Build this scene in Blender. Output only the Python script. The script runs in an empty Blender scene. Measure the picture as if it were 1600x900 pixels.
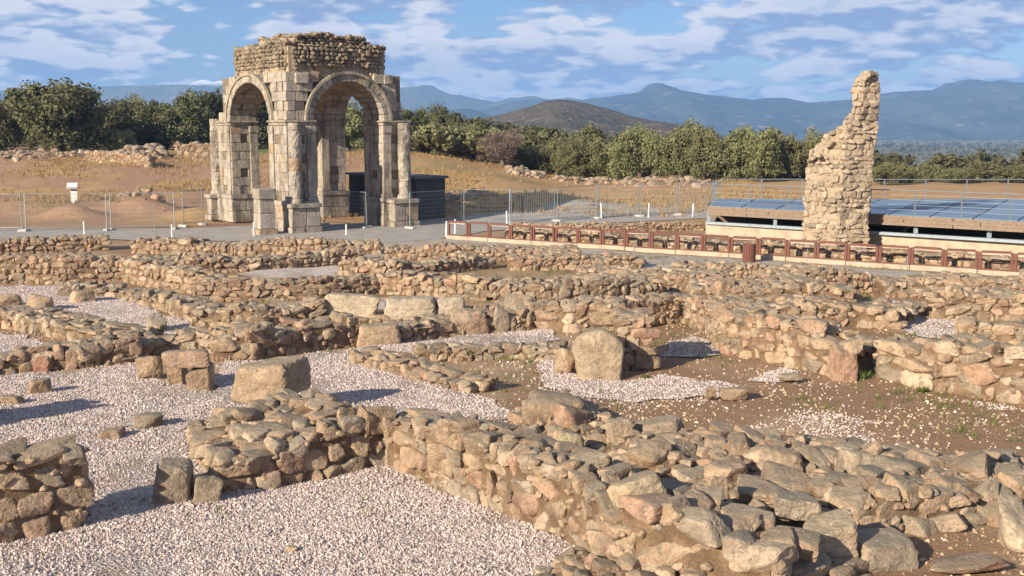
import bpy, bmesh, math, random
import numpy as np
from mathutils import Vector, Euler, noise as mnoise

# ------------------------------------------------------------------ camera, sky, sun, exposure
SC = bpy.context.scene
COL = SC.collection
CAM_Z, PITCH, FPX = 5.2, math.radians(8.3), 1715.0
cam_data = bpy.data.cameras.new("camera")
cam_data.sensor_width = 36.0
cam_data.lens = 36.0 * FPX / 1600.0
cam_data.clip_start, cam_data.clip_end = 0.1, 20000.0
cam = bpy.data.objects.new("camera", cam_data)
cam.location = (0, 0, CAM_Z)
cam.rotation_euler = (math.pi / 2 - PITCH, 0, 0)
COL.objects.link(cam)
SC.camera = cam

SUN_AZ = math.radians(225.0)      # towards the sun, counted from +x
SUN_EL = math.radians(24.0)
SUN_DIR = Vector((math.cos(SUN_AZ) * math.cos(SUN_EL), math.sin(SUN_AZ) * math.cos(SUN_EL), math.sin(SUN_EL)))
sun_data = bpy.data.lights.new("sun", 'SUN')
sun_data.energy = 5.0
sun_data.angle = math.radians(0.53)
sun_data.color = (1.0, 0.87, 0.69)
sun = bpy.data.objects.new("sun", sun_data)
sun.rotation_euler = SUN_DIR.to_track_quat('Z', 'Y').to_euler()
sun.location = (-40, -40, 40)
COL.objects.link(sun)

SC.view_settings.view_transform = 'Standard'
SC.view_settings.look = 'None'
SC.view_settings.gamma = 1.0
SC.view_settings.exposure = 0.95
SC.view_settings.use_curve_mapping = False
SC.cycles.max_bounces = 4
SC.cycles.diffuse_bounces = 2
SC.cycles.glossy_bounces = 2
SC.cycles.transparent_max_bounces = 6
SC.cycles.volume_bounces = 0
SC.cycles.use_denoising = True
SC.cycles.sample_clamp_indirect = 6.0

def N(nt, typ, **kw):
    n = nt.nodes.new(typ)
    ins = kw.pop('ins', None)
    for k, v in kw.items():
        setattr(n, k, v)
    if ins:
        for k, v in ins.items():
            s = n.inputs[k]
            if isinstance(v, bpy.types.NodeSocket):
                nt.links.new(v, s)
            else:
                s.default_value = v
    return n

def math_n(nt, op, a, b=None, clamp=False):
    n = nt.nodes.new('ShaderNodeMath'); n.operation = op; n.use_clamp = clamp
    for i, v in enumerate((a, b)):
        if v is None: continue
        if isinstance(v, bpy.types.NodeSocket): nt.links.new(v, n.inputs[i])
        else: n.inputs[i].default_value = v
    return n.outputs[0]

def vmath(nt, op, a, b=None):
    n = nt.nodes.new('ShaderNodeVectorMath'); n.operation = op
    for i, v in enumerate((a, b)):
        if v is None: continue
        if isinstance(v, bpy.types.NodeSocket): nt.links.new(v, n.inputs[i])
        else: n.inputs[i].default_value = v
    return n.outputs[0]

def mixc(nt, f, a, b, mode='MIX'):
    n = nt.nodes.new('ShaderNodeMix'); n.data_type = 'RGBA'; n.blend_type = mode
    for s, v in ((n.inputs[0], f), (n.inputs[6], a), (n.inputs[7], b)):
        if isinstance(v, bpy.types.NodeSocket): nt.links.new(v, s)
        elif isinstance(v, (tuple, list)): s.default_value = (*v[:3], 1.0)
        else: s.default_value = v
    return n.outputs[2]

def ramp(nt, f, lo, hi, a=0.0, b=1.0, smooth=True):
    n = nt.nodes.new('ShaderNodeMapRange')
    n.interpolation_type = 'SMOOTHSTEP' if smooth else 'LINEAR'
    nt.links.new(f, n.inputs[0])
    for i, v in enumerate((lo, hi, a, b)): n.inputs[i + 1].default_value = v
    return n.outputs[0]

def noise_tex(nt, vec, scale, detail=4.0, rough=0.55, lac=2.0, dist=0.0):
    n = N(nt, 'ShaderNodeTexNoise', ins={'Scale': scale, 'Detail': detail, 'Roughness': rough, 'Lacunarity': lac, 'Distortion': dist})
    nt.links.new(vec, n.inputs['Vector'])
    return n.outputs[0]

# ---- world: Nishita sky with a broken deck of cumulus laid on a flat layer overhead
world = bpy.data.worlds.new("World")
SC.world = world
world.use_nodes = True
wt = world.node_tree
wt.nodes.clear()
sky = N(wt, 'ShaderNodeTexSky', sky_type='NISHITA', sun_disc=False)
sky.sun_elevation = SUN_EL
sky.sun_rotation = math.pi / 2 - SUN_AZ
sky.altitude = 400
sky.air_density = 1.0; sky.dust_density = 0.6; sky.ozone_density = 1.6
tc = N(wt, 'ShaderNodeTexCoord')
sep = N(wt, 'ShaderNodeSeparateXYZ', ins={0: tc.outputs['Generated']})
per = math_n(wt, 'DIVIDE', 0.36, math_n(wt, 'ADD', math_n(wt, 'ABSOLUTE', sep.outputs[2]), 0.30))     # clouds shrink towards the horizon
def layer(dz):
    z_ = math_n(wt, 'ADD', sep.outputs[2], dz)
    return N(wt, 'ShaderNodeCombineXYZ', ins={0: math_n(wt, 'MULTIPLY', math_n(wt, 'MULTIPLY', sep.outputs[0], per), 8.6), 1: math_n(wt, 'MULTIPLY', math_n(wt, 'MULTIPLY', sep.outputs[1], per), 8.6), 2: math_n(wt, 'MULTIPLY', math_n(wt, 'MULTIPLY', z_, per), 21.0)}).outputs[0]
def puffs(vec, s):
    v = N(wt, 'ShaderNodeTexVoronoi', feature='F1', ins={'Scale': s}); wt.links.new(vec, v.inputs['Vector'])
    return math_n(wt, 'SUBTRACT', 0.75, v.outputs['Distance'])
def cloud(vec):
    big = noise_tex(wt, vec, 0.55, 2.0, 0.5)
    fine = noise_tex(wt, vec, 1.3, 7.0, 0.52)
    wv = vmath(wt, 'ADD', vec, vmath(wt, 'MULTIPLY', N(wt, 'ShaderNodeTexNoise', ins={'Scale': 2.2, 'Detail': 3.0, 'Vector': vec}).outputs['Color'], (0.5, 0.5, 0.5)))
    b = math_n(wt, 'ADD', math_n(wt, 'MULTIPLY', puffs(wv, 1.7), 0.24), math_n(wt, 'MULTIPLY', puffs(wv, 4.2), 0.16))
    return math_n(wt, 'ADD', b, math_n(wt, 'ADD', math_n(wt, 'MULTIPLY', big, 0.42), math_n(wt, 'MULTIPLY', fine, 0.52)))
d0 = cloud(layer(0.0))
d1 = cloud(layer(0.012))
up = ramp(wt, sep.outputs[2], 0.12, 0.75)                     # grey cloud bases overhead, out of view, dimmed to cut sky fill and deepen shadows
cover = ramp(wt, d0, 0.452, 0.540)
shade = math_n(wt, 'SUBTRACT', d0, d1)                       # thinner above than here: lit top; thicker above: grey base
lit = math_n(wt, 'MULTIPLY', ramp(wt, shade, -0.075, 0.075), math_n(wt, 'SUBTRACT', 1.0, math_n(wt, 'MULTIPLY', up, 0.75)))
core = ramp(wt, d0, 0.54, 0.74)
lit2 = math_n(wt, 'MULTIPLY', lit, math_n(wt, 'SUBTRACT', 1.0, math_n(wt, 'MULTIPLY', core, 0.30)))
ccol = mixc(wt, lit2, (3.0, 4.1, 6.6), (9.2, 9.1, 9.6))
skyc = mixc(wt, 1.0, sky.outputs[0], (0.72, 0.88, 1.22), 'MULTIPLY')
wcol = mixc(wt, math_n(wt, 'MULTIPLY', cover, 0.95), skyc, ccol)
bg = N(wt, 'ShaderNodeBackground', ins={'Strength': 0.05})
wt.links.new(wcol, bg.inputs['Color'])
wo = N(wt, 'ShaderNodeOutputWorld')
wt.links.new(bg.outputs[0], wo.inputs['Surface'])

# ------------------------------------------------------------------ helpers
RNG = random.Random(7)
CP, SP = math.cos(PITCH), math.sin(PITCH)
def ground_at(px, py, z=0.0):
    """where the sight line through a spot of the photograph meets level z"""
    x, yu = (px - 800.0) / FPX, (450.0 - py) / FPX
    d = Vector((x, CP + yu * SP, -SP + yu * CP))
    t = (z - CAM_Z) / d.z
    return Vector((d.x * t, d.y * t, z))
def at_dist(px, dist, z=0.0):
    """a spot in the column px of the photograph at distance dist"""
    return Vector(((px - 800.0) / FPX * dist * 1.0, dist, z))
def px_m(p):
    return p.y / FPX * 1.01

def tag(o, label=None, cat=None, group=None, kind=None):
    if label: o['label'] = label
    if cat: o['category'] = cat
    if group: o['group'] = group
    if kind: o['kind'] = kind
    return o
def root(name, loc, label, cat, group=None, rz=0.0):
    o = bpy.data.objects.new(name, None)
    o.empty_display_size = 0.2
    o.location = loc
    o.rotation_euler = (0, 0, rz)
    COL.objects.link(o)
    return tag(o, label, cat, group)
def link(name, mesh, parent=None, loc=(0, 0, 0), rot=(0, 0, 0), scale=(1, 1, 1), color=None):
    o = bpy.data.objects.new(name, mesh)
    if parent is not None: o.parent = parent
    o.location = loc; o.rotation_euler = rot; o.scale = scale
    if color is not None: o.color = (*color, 1.0)
    COL.objects.link(o)
    return o
def mesh_np(name, V, F, mat=None, smooth=False, cols=None, k=None):
    """mesh from numpy arrays; F is (n,3) or (n,4)"""
    V = np.asarray(V, dtype=np.float32); F = np.asarray(F, dtype=np.int32)
    m = bpy.data.meshes.new(name)
    n, k = F.shape
    m.vertices.add(len(V)); m.vertices.foreach_set('co', V.ravel())
    m.loops.add(n * k); m.loops.foreach_set('vertex_index', F.ravel())
    m.polygons.add(n)
    m.polygons.foreach_set('loop_start', np.arange(0, n * k, k, dtype=np.int32))
    m.polygons.foreach_set('loop_total', np.full(n, k, dtype=np.int32))
    m.polygons.foreach_set('use_smooth', np.full(n, smooth))
    if cols is not None:
        a = m.color_attributes.new('Col', 'FLOAT_COLOR', 'POINT')
        c = np.ones((len(V), 4), dtype=np.float32); c[:, :3] = cols
        a.data.foreach_set('color', c.ravel())
    m.update(calc_edges=True)
    if mat: m.materials.append(mat)
    return m
class MB:
    """collects boxes, bars and tubes into one mesh"""
    def __init__(self): self.v = []; self.f = []
    def box(self, a, b, M=None):
        x0, y0, z0 = a; x1, y1, z1 = b
        P = [Vector(p) for p in ((x0,y0,z0),(x1,y0,z0),(x1,y1,z0),(x0,y1,z0),(x0,y0,z1),(x1,y0,z1),(x1,y1,z1),(x0,y1,z1))]
        if M is not None: P = [M @ p for p in P]
        o = len(self.v); self.v += P
        self.f += [[o+i for i in q] for q in ((0,3,2,1),(4,5,6,7),(0,1,5,4),(1,2,6,5),(2,3,7,6),(3,0,4,7))]
        return self
    def tube(self, p, q, r, n=6, r2=None):
        p, q = Vector(p), Vector(q); d = (q - p).normalized()
        u = d.orthogonal().normalized(); w = d.cross(u)
        r2 = r if r2 is None else r2
        o = len(self.v)
        for c, rr in ((p, r), (q, r2)):
            for i in range(n):
                a = 2 * math.pi * i / n
                self.v.append(c + (u * math.cos(a) + w * math.sin(a)) * rr)
        for i in range(n):
            j = (i + 1) % n
            self.f.append([o+i, o+j, o+n+j, o+n+i])
        self.f.append([o+i for i in reversed(range(n))]); self.f.append([o+n+i for i in range(n)])
        return self
    def prism(self, poly, z0, z1):
        o = len(self.v); n = len(poly)
        self.v += [Vector((x, y, z0)) for x, y in poly] + [Vector((x, y, z1)) for x, y in poly]
        self.f.append([o+i for i in reversed(range(n))]); self.f.append([o+n+i for i in range(n)])
        for i in range(n):
            j = (i + 1) % n
            self.f.append([o+i, o+j, o+n+j, o+n+i])
        return self
    def lathe(self, c, prof, n=16):
        o = len(self.v)
        for r, z in prof:
            for i in range(n):
                a = 2 * math.pi * i / n
                self.v.append(Vector((c[0] + r * math.cos(a), c[1] + r * math.sin(a), c[2] + z)))
        for k in range(len(prof) - 1):
            for i in range(n):
                j = (i + 1) % n
                self.f.append([o+k*n+i, o+k*n+j, o+(k+1)*n+j, o+(k+1)*n+i])
        self.f.append([o+i for i in reversed(range(n))])
        self.f.append([o+(len(prof)-1)*n+i for i in range(n)])
        return self
    def mesh(self, name, mat, smooth=False, bevel=0.0):
        m = bpy.data.meshes.new(name)
        m.from_pydata([tuple(v) for v in self.v], [], self.f)
        if bevel > 0:
            bm = bmesh.new(); bm.from_mesh(m)
            bmesh.ops.bevel(bm, geom=bm.edges[:], offset=bevel, segments=1, affect='EDGES')
            bm.to_mesh(m); bm.free()
        if smooth: m.polygons.foreach_set('use_smooth', [True] * len(m.polygons))
        m.update()
        m.materials.append(mat)
        return m
    def build(self, name, mat, parent=None, smooth=False, bevel=0.0, loc=(0, 0, 0), color=None):
        return link(name, self.mesh(name, mat, smooth, bevel), parent, loc, color=color)

# ------------------------------------------------------------------ materials
def new_mat(name, rough=0.9, spec=0.2):
    m = bpy.data.materials.new(name); m.use_nodes = True
    nt = m.node_tree
    b = nt.nodes['Principled BSDF']
    b.inputs['Roughness'].default_value = rough
    b.inputs['Specular IOR Level'].default_value = spec
    return m, nt, b
def bump(nt, b, h, strength=0.5, dist=0.02):
    n = N(nt, 'ShaderNodeBump', ins={'Strength': strength, 'Distance': dist, 'Height': h})
    nt.links.new(n.outputs[0], b.inputs['Normal'])
def pos(nt): return N(nt, 'ShaderNodeNewGeometry').outputs['Position']
def rnd_pos(nt):
    """world position shifted by a random amount per object, so alike stones differ"""
    r = N(nt, 'ShaderNodeObjectInfo').outputs['Random']
    off = N(nt, 'ShaderNodeCombineXYZ', ins={0: math_n(nt, 'MULTIPLY', r, 37.0), 1: math_n(nt, 'MULTIPLY', r, 91.0), 2: math_n(nt, 'MULTIPLY', r, 53.0)}).outputs[0]
    return vmath(nt, 'ADD', pos(nt), off)

def stone_mat(name, attr=False, streak=0.0, lichen=0.55, lichen_col=(0.20, 0.175, 0.125), grain=1.0, dark=(0.10, 0.075, 0.05), bumps=0.9, pale=0.5):
    m, nt, b = new_mat(name, 0.92, 0.15)
    p = rnd_pos(nt)
    base = N(nt, 'ShaderNodeVertexColor', layer_name='Col').outputs[0] if attr else N(nt, 'ShaderNodeObjectInfo').outputs['Color']
    n1 = noise_tex(nt, p, 2.6, 6, 0.62)
    n2 = noise_tex(nt, p, 11.0, 6, 0.68)
    n3 = noise_tex(nt, p, 48.0, 4, 0.65)
    n4 = noise_tex(nt, vmath(nt, 'ADD', p, (7.3, 2.1, 5.5)), 5.0, 4, 0.6)
    c = mixc(nt, ramp(nt, n1, 0.36, 0.64), mixc(nt, 0.40, base, (0.13, 0.09, 0.058)), mixc(nt, 0.35, base, (0.58, 0.44, 0.30)))
    c = mixc(nt, ramp(nt, n4, 0.54, 0.70, 0, 0.5), c, mixc(nt, 0.5, base, (0.38, 0.19, 0.10)))
    c = mixc(nt, ramp(nt, n2, 0.50, 0.70, 0, 0.75), c, mixc(nt, 0.75, base, dark))
    c = mixc(nt, ramp(nt, n2, 0.42, 0.28, 0, 0.4), c, (0.54, 0.43, 0.31))
    c = mixc(nt, ramp(nt, n3, 0.55, 0.68, 0, 0.5 * grain), c, (0.55, 0.48, 0.38))
    c = mixc(nt, ramp(nt, n3, 0.44, 0.32, 0, 0.5 * grain), c, dark)
    if streak:
        sv = vmath(nt, 'MULTIPLY', pos(nt), (1.6, 1.6, 0.35))
        c = mixc(nt, ramp(nt, noise_tex(nt, sv, 1.0, 7, 0.70), 0.47, 0.64, 0, streak), c, (0.135, 0.12, 0.098))
    nz = N(nt, 'ShaderNodeSeparateXYZ', ins={0: N(nt, 'ShaderNodeNewGeometry').outputs['Normal']}).outputs[2]
    # lichen grows on the upper faces, crusts of pale lichen anywhere
    ln = noise_tex(nt, p, 5.5, 6, 0.7)
    lf = math_n(nt, 'MULTIPLY', ramp(nt, math_n(nt, 'ADD', math_n(nt, 'MULTIPLY', nz, 0.32), ln), 0.55, 0.80), lichen)
    c = mixc(nt, lf, c, lichen_col)
    vor = N(nt, 'ShaderNodeTexVoronoi', ins={'Scale': 9.0})
    nt.links.new(p, vor.inputs['Vector'])
    sp = math_n(nt, 'MULTIPLY', ramp(nt, vor.outputs['Distance'], 0.10, 0.22, 1, 0), ramp(nt, ln, 0.52, 0.6, 0, pale))
    c = mixc(nt, sp, c, (0.52, 0.50, 0.42))
    nt.links.new(c, b.inputs['Base Color'])
    h = math_n(nt, 'ADD', math_n(nt, 'MULTIPLY', n2, 1.0), math_n(nt, 'ADD', math_n(nt, 'MULTIPLY', n3, 0.4), math_n(nt, 'MULTIPLY', n1, 1.2)))
    bump(nt, b, h, bumps, 0.05)
    return m
M_STONE = stone_mat('fieldstone', lichen=0.6)
M_STONE_ATTR = stone_mat('fieldstone_small', attr=True, lichen=0.4)
M_ASHLAR = stone_mat('granite_ashlar', streak=0.85, lichen=0.5, lichen_col=(0.22, 0.205, 0.165), dark=(0.12, 0.105, 0.085), bumps=1.2, pale=0.4)
M_ATTIC = stone_mat('attic_rubble', attr=True, streak=0.6, lichen=0.6, lichen_col=(0.20, 0.185, 0.12), bumps=0.8)

def earth_mat(name, c1, c2, scale=2.5, bumps=0.5, peb=0.5):
    m, nt, b = new_mat(name, 0.97, 0.05)
    p = pos(nt)
    n1 = noise_tex(nt, p, scale, 6, 0.62); n2 = noise_tex(nt, p, scale * 9, 4, 0.65)
    c = mixc(nt, ramp(nt, n1, 0.35, 0.65), c1, c2)
    c = mixc(nt, ramp(nt, n2, 0.55, 0.75, 0, peb), c, (0.36, 0.28, 0.20))
    nt.links.new(c, b.inputs['Base Color'])
    bump(nt, b, math_n(nt, 'ADD', n2, n1), bumps, 0.05)
    return m
M_MORTAR = earth_mat('earth_mortar', (0.155, 0.10, 0.06), (0.27, 0.185, 0.115), 4.0, 0.9)
M_CORE = earth_mat('rubble_concrete', (0.33, 0.26, 0.18), (0.42, 0.33, 0.23), 3.0, 0.9)

def gravel_mat(name, c_lo, c_hi, attr=False):
    m, nt, b = new_mat(name, 0.9, 0.15)
    p = pos(nt)
    if attr:
        c = N(nt, 'ShaderNodeVertexColor', layer_name='Col').outputs[0]
        nt.links.new(c, b.inputs['Base Color'])
        return m
    v = N(nt, 'ShaderNodeTexVoronoi', ins={'Scale': 26.0, 'Randomness': 1.0})
    nt.links.new(p, v.inputs['Vector'])
    g = N(nt, 'ShaderNodeSeparateColor', ins={0: v.outputs['Color']}).outputs[0]
    big = noise_tex(nt, p, 1.1, 5, 0.6)
    c = mixc(nt, g, c_lo, c_hi)
    c = mixc(nt, ramp(nt, v.outputs['Distance'], 0.35, 0.75, 0, 0.6), c, (0.20, 0.16, 0.13))
    c = mixc(nt, ramp(nt, big, 0.46, 0.64, 0, 0.75), c, (0.30, 0.225, 0.16))
    nt.links.new(c, b.inputs['Base Color'])
    bump(nt, b, math_n(nt, 'SUBTRACT', 1.0, v.outputs['Distance']), 0.9, 0.03)
    return m
M_GRAVEL = gravel_mat('white_gravel', (0.30, 0.25, 0.215), (0.54, 0.475, 0.43))
M_GRAVEL_THIN = gravel_mat('white_gravel_thin', (0.42, 0.36, 0.315), (0.68, 0.60, 0.545))
M_CHIP = gravel_mat('gravel_chips', None, None, attr=True)
M_PATHGRAVEL = gravel_mat('grey_path_gravel', (0.36, 0.32, 0.27), (0.50, 0.45, 0.39))

def plain_mat(name, col, rough=0.6, metal=0.0, spec=0.3, var=0.25, scale=6.0, col2=None, bumps=0.15):
    m, nt, b = new_mat(name, rough, spec)
    b.inputs['Metallic'].default_value = metal
    n = noise_tex(nt, rnd_pos(nt), scale, 5, 0.6)
    c2 = col2 or tuple(c * 0.6 for c in col)
    nt.links.new(mixc(nt, ramp(nt, n, 0.4, 0.7, 0, var * 2), col, c2), b.inputs['Base Color'])
    bump(nt, b, n, bumps, 0.01)
    return m
M_RUST = plain_mat('red_brown_painted_steel', (0.155, 0.062, 0.045), 0.75, 0.0, 0.2, 0.4, 4.0, (0.11, 0.065, 0.05))
M_RAIL = plain_mat('worn_rail_top', (0.42, 0.33, 0.28), 0.4, 0.2, 0.4)
M_KERB = plain_mat('tan_concrete', (0.42, 0.35, 0.26), 0.9, 0, 0.1, 0.35, 2.2, (0.28, 0.225, 0.165))
M_GALV = plain_mat('galvanised_steel', (0.27, 0.31, 0.32), 0.5, 0.5, 0.4)
M_WIRE = plain_mat('fence_wire', (0.22, 0.24, 0.25), 0.5, 0.3, 0.4)
M_WHITE = plain_mat('white_paint', (0.74, 0.73, 0.69), 0.6, 0, 0.3, 0.1)
M_CONC = plain_mat('concrete', (0.48, 0.46, 0.42), 0.9, 0, 0.1)
M_STEELBLUE = plain_mat('grey_blue_steel', (0.29, 0.34, 0.37), 0.6, 0, 0.3, 0.25)
M_TIMBER = plain_mat('weathered_timber', (0.24, 0.18, 0.13), 0.85, 0, 0.15, 0.35, 9.0, (0.14, 0.105, 0.08))
M_ROOFGLASS = plain_mat('blue_roof_sheet', (0.095, 0.165, 0.245), 0.34, 0.0, 0.5, 0.4, 0.6, (0.16, 0.20, 0.24))
M_ROOFDARK = plain_mat('dark_roof_joint', (0.09, 0.13, 0.19), 0.5, 0, 0.4)
M_BLOCKGREY = plain_mat('grey_render', (0.075, 0.075, 0.075), 0.9, 0, 0.1, 0.15, 2.0)
M_ROOFGREY = plain_mat('dark_roof_slab', (0.13, 0.14, 0.15), 0.8, 0, 0.2)
M_INK = plain_mat('dark_print', (0.10, 0.04, 0.04), 0.6)
M_ROAD = earth_mat('grey_compacted_road', (0.27, 0.25, 0.225), (0.33, 0.305, 0.27), 1.2, 0.3, 0.3)
M_BARK = plain_mat('bark', (0.14, 0.11, 0.085), 0.95, 0, 0.05, 0.3, 8.0)

def leaf_mat(name, c1, c2, trans=0.25):
    m, nt, b = new_mat(name, 0.7, 0.2)
    r = N(nt, 'ShaderNodeObjectInfo').outputs['Random']
    n = noise_tex(nt, rnd_pos(nt), 1.1, 3, 0.6)
    c = mixc(nt, ramp(nt, n, 0.35, 0.66), c1, c2)
    hs = N(nt, 'ShaderNodeHueSaturation', ins={'Hue': ramp(nt, r, 0, 1, 0.485, 0.51, False), 'Value': ramp(nt, r, 0, 1, 0.85, 1.2, False), 'Color': c})
    nt.links.new(hs.outputs[0], b.inputs['Base Color'])
    tr = N(nt, 'ShaderNodeBsdfTranslucent'); nt.links.new(hs.outputs[0], tr.inputs[0])
    mx = N(nt, 'ShaderNodeMixShader', ins={0: trans, 1: b.outputs[0], 2: tr.outputs[0]})
    nt.links.new(mx.outputs[0], nt.nodes['Material Output'].inputs['Surface'])
    return m
M_OAK = leaf_mat('holm_oak_leaves', (0.095, 0.10, 0.045), (0.15, 0.145, 0.07))
M_OLIVE = leaf_mat('olive_leaves', (0.16, 0.165, 0.07), (0.225, 0.22, 0.105))
M_BARE = leaf_mat('bare_twigs', (0.17, 0.125, 0.10), (0.22, 0.165, 0.13), 0.1)
M_FARWOOD = leaf_mat('far_wood_leaves', (0.11, 0.115, 0.055), (0.165, 0.16, 0.08))
M_WEED = leaf_mat('weed_leaves', (0.10, 0.14, 0.03), (0.16, 0.19, 0.05))

# ------------------------------------------------------------------ terrain
def sstep(a, b, x):
    t = np.clip((x - a) / (b - a), 0, 1); return t * t * (3 - 2 * t)
def vnoise(x, y, s, seed=0):
    """smooth value noise on arrays"""
    x = np.asarray(x, float) * s + seed * 17.31; y = np.asarray(y, float) * s + seed * 7.77
    xi, yi = np.floor(x), np.floor(y); fx, fy = x - xi, y - yi
    fx = fx * fx * (3 - 2 * fx); fy = fy * fy * (3 - 2 * fy)
    def hsh(a, b):
        v = np.sin(a * 127.1 + b * 311.7 + seed * 74.7) * 43758.5453
        return v - np.floor(v)
    return (hsh(xi, yi) * (1 - fx) + hsh(xi + 1, yi) * fx) * (1 - fy) + (hsh(xi, yi + 1) * (1 - fx) + hsh(xi + 1, yi + 1) * fx) * fy
def fbm(x, y, s, seed=0, o=4):
    v = 0; a = 0.5
    for i in range(o):
        v = v + a * vnoise(x, y, s * 2 ** i, seed + i); a *= 0.5
    return v
def height(x, y):
    x = np.asarray(x, float); y = np.asarray(y, float)
    rise = 2.5 * (1 - sstep(-13, 7, x)) + 0.15
    h = rise * sstep(62, 120, y)
    field = sstep(58, 66, y) * (1 - sstep(118, 150, y))
    h = h + field * (fbm(x, y, 0.11, 3) - 0.48) * 0.9
    # grassy mound right of the arch, spoil hump left of it
    h = h + 0.9 * np.exp(-(((x + 3) / 7.0) ** 2 + ((y - 88) / 9.0) ** 2)) * sstep(66, 74, y)
    for hx, hy, rx, ry, hh in ((-22.5, 66.5, 2.4, 1.3, 0.95), (-25.5, 63.5, 1.6, 1.0, 0.8), (-18.5, 64.5, 1.8, 1.0, 0.6), (1.5, 70, 4.5, 1.6, 0.9), (-30, 66, 3.0, 1.6, 0.7)):
        h = h + hh * np.exp(-(((x - hx) / rx) ** 2 + ((y - hy) / ry) ** 2))
    right = sstep(0.02, 0.34, x / np.maximum(y, 1.0))
    h = h - (26.0 * right - 1.6 * (1 - right)) * sstep(135, 620, y) - 2.5 * sstep(100, 150, y) * sstep(-5, 40, x)
    h = h - 22.0 * (1 - right) * sstep(1000, 1700, y)
    far = sstep(500, 1500, np.hypot(x, y))
    h = h + far * (fbm(x, y, 0.0012, 5) - 0.5) * 26
    h = h + np.where(y < 50, (fbm(x, y, 0.9, 9) - 0.47) * 0.10, 0)
    # hollow beside the round-topped block in the earth room
    return h

def spaced(a, b, first, g):
    v = [a]; s = first
    while v[-1] < b: v.append(v[-1] + s); s *= g
    return v
ys = np.array(sorted([-t for t in spaced(0.3, 600, 0.8, 1.25)] + list(np.arange(0.6, 60, 0.30)) + spaced(60, 6300, 0.45, 1.035)))
xh = list(np.arange(0, 24, 0.30)) + spaced(24, 5500, 0.45, 1.06)
xs = np.array(sorted(set([-t for t in xh] + xh)))
X, Y = np.meshgrid(xs, ys)
Z = height(X, Y)
from bisect import bisect_right
_xl, _yl, _zl = xs.tolist(), ys.tolist(), Z.tolist()
def hz(x, y):
    """height of the ground sheet at one spot"""
    i = min(max(bisect_right(_xl, x) - 1, 0), len(_xl) - 2); j = min(max(bisect_right(_yl, y) - 1, 0), len(_yl) - 2)
    fx_ = (x - _xl[i]) / (_xl[i + 1] - _xl[i]); fy_ = (y - _yl[j]) / (_yl[j + 1] - _yl[j])
    a, b_ = _zl[j], _zl[j + 1]
    return (a[i] * (1 - fx_) + a[i + 1] * fx_) * (1 - fy_) + (b_[i] * (1 - fx_) + b_[i + 1] * fx_) * fy_
nx, ny = len(xs), len(ys)
idx = np.arange(nx * ny).reshape(ny, nx)
F = np.stack([idx[:-1, :-1].ravel(), idx[:-1, 1:].ravel(), idx[1:, 1:].ravel(), idx[1:, :-1].ravel()], 1)
# real surface colours: dug earth, dry pasture, green patches, far dehesa
earth = np.array([0.26, 0.165, 0.098]); earth2 = np.array([0.34, 0.235, 0.15])
dry = np.array([0.46, 0.28, 0.125]); dry2 = np.array([0.40, 0.27, 0.12]); bare = np.array([0.34, 0.21, 0.135])
green = np.array([0.10, 0.135, 0.035]); plain = np.array([0.16, 0.145, 0.075])
def lerp(a, b, t): return a + (b - a) * t[..., None]
n1 = fbm(X, Y, 0.35, 1); n2 = fbm(X, Y, 0.06, 2); n3 = fbm(X, Y, 1.3, 4)
C = lerp(np.broadcast_to(earth, X.shape + (3,)), earth2, sstep(0.38, 0.58, n1))
fcol = lerp(np.broadcast_to(dry, X.shape + (3,)), dry2, sstep(0.36, 0.6, n2))
fcol = lerp(fcol, bare, sstep(0.22, 0.44, n1) * (0.35 + 0.65 * (1 - sstep(-15, -8, X))))
fcol = lerp(fcol, green, sstep(0.54, 0.64, fbm(X, Y, 0.05, 8)) * 0.35 * sstep(-14, -4, X))
fcol = lerp(fcol, green * 1.1, sstep(112, 120, Y) * (1 - sstep(130, 140, Y)) * (1 - sstep(-14, -9, X)) * 0.9)
C = lerp(C, fcol, sstep(54, 62, Y + (n3 - .5) * 6))
C = lerp(C, lerp(np.broadcast_to(plain, X.shape + (3,)), np.array([0.25, 0.20, 0.11]), sstep(0.45, 0.6, fbm(X, Y, 0.006, 6))), sstep(130, 200, Y))
gm, nt, b = new_mat('earth_and_pasture', 0.98, 0.05)
p = pos(nt)
a = N(nt, 'ShaderNodeVertexColor', layer_name='Col').outputs[0]
g1 = noise_tex(nt, p, 1.3, 7, 0.66); g2 = noise_tex(nt, p, 17.0, 5, 0.7); g3 = noise_tex(nt, p, 0.16, 5, 0.6)
c = mixc(nt, ramp(nt, g1, 0.35, 0.7, 0, 0.5), a, mixc(nt, 0.55, a, (0.15, 0.095, 0.055)))
c = mixc(nt, ramp(nt, g2, 0.53, 0.7, 0, 0.6), c, (0.36, 0.275, 0.19))
c = mixc(nt, ramp(nt, g2, 0.48, 0.3, 0, 0.5), c, mixc(nt, 0.6, c, (0.08, 0.055, 0.035)))
c = mixc(nt, ramp(nt, g3, 0.5, 0.7, 0, 0.25), c, mixc(nt, 0.5, c, (0.24, 0.18, 0.08)))
nt.links.new(c, b.inputs['Base Color'])
bump(nt, b, math_n(nt, 'ADD', g2, math_n(nt, 'MULTIPLY', g1, 2.0)), 0.7, 0.06)
ground = link('ground', mesh_np('ground', np.stack([X, Y, Z], -1).reshape(-1, 3), F, gm, True, C.reshape(-1, 3)))
tag(ground, 'brown earth and dry pasture reaching to the horizon', kind='structure')

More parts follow.
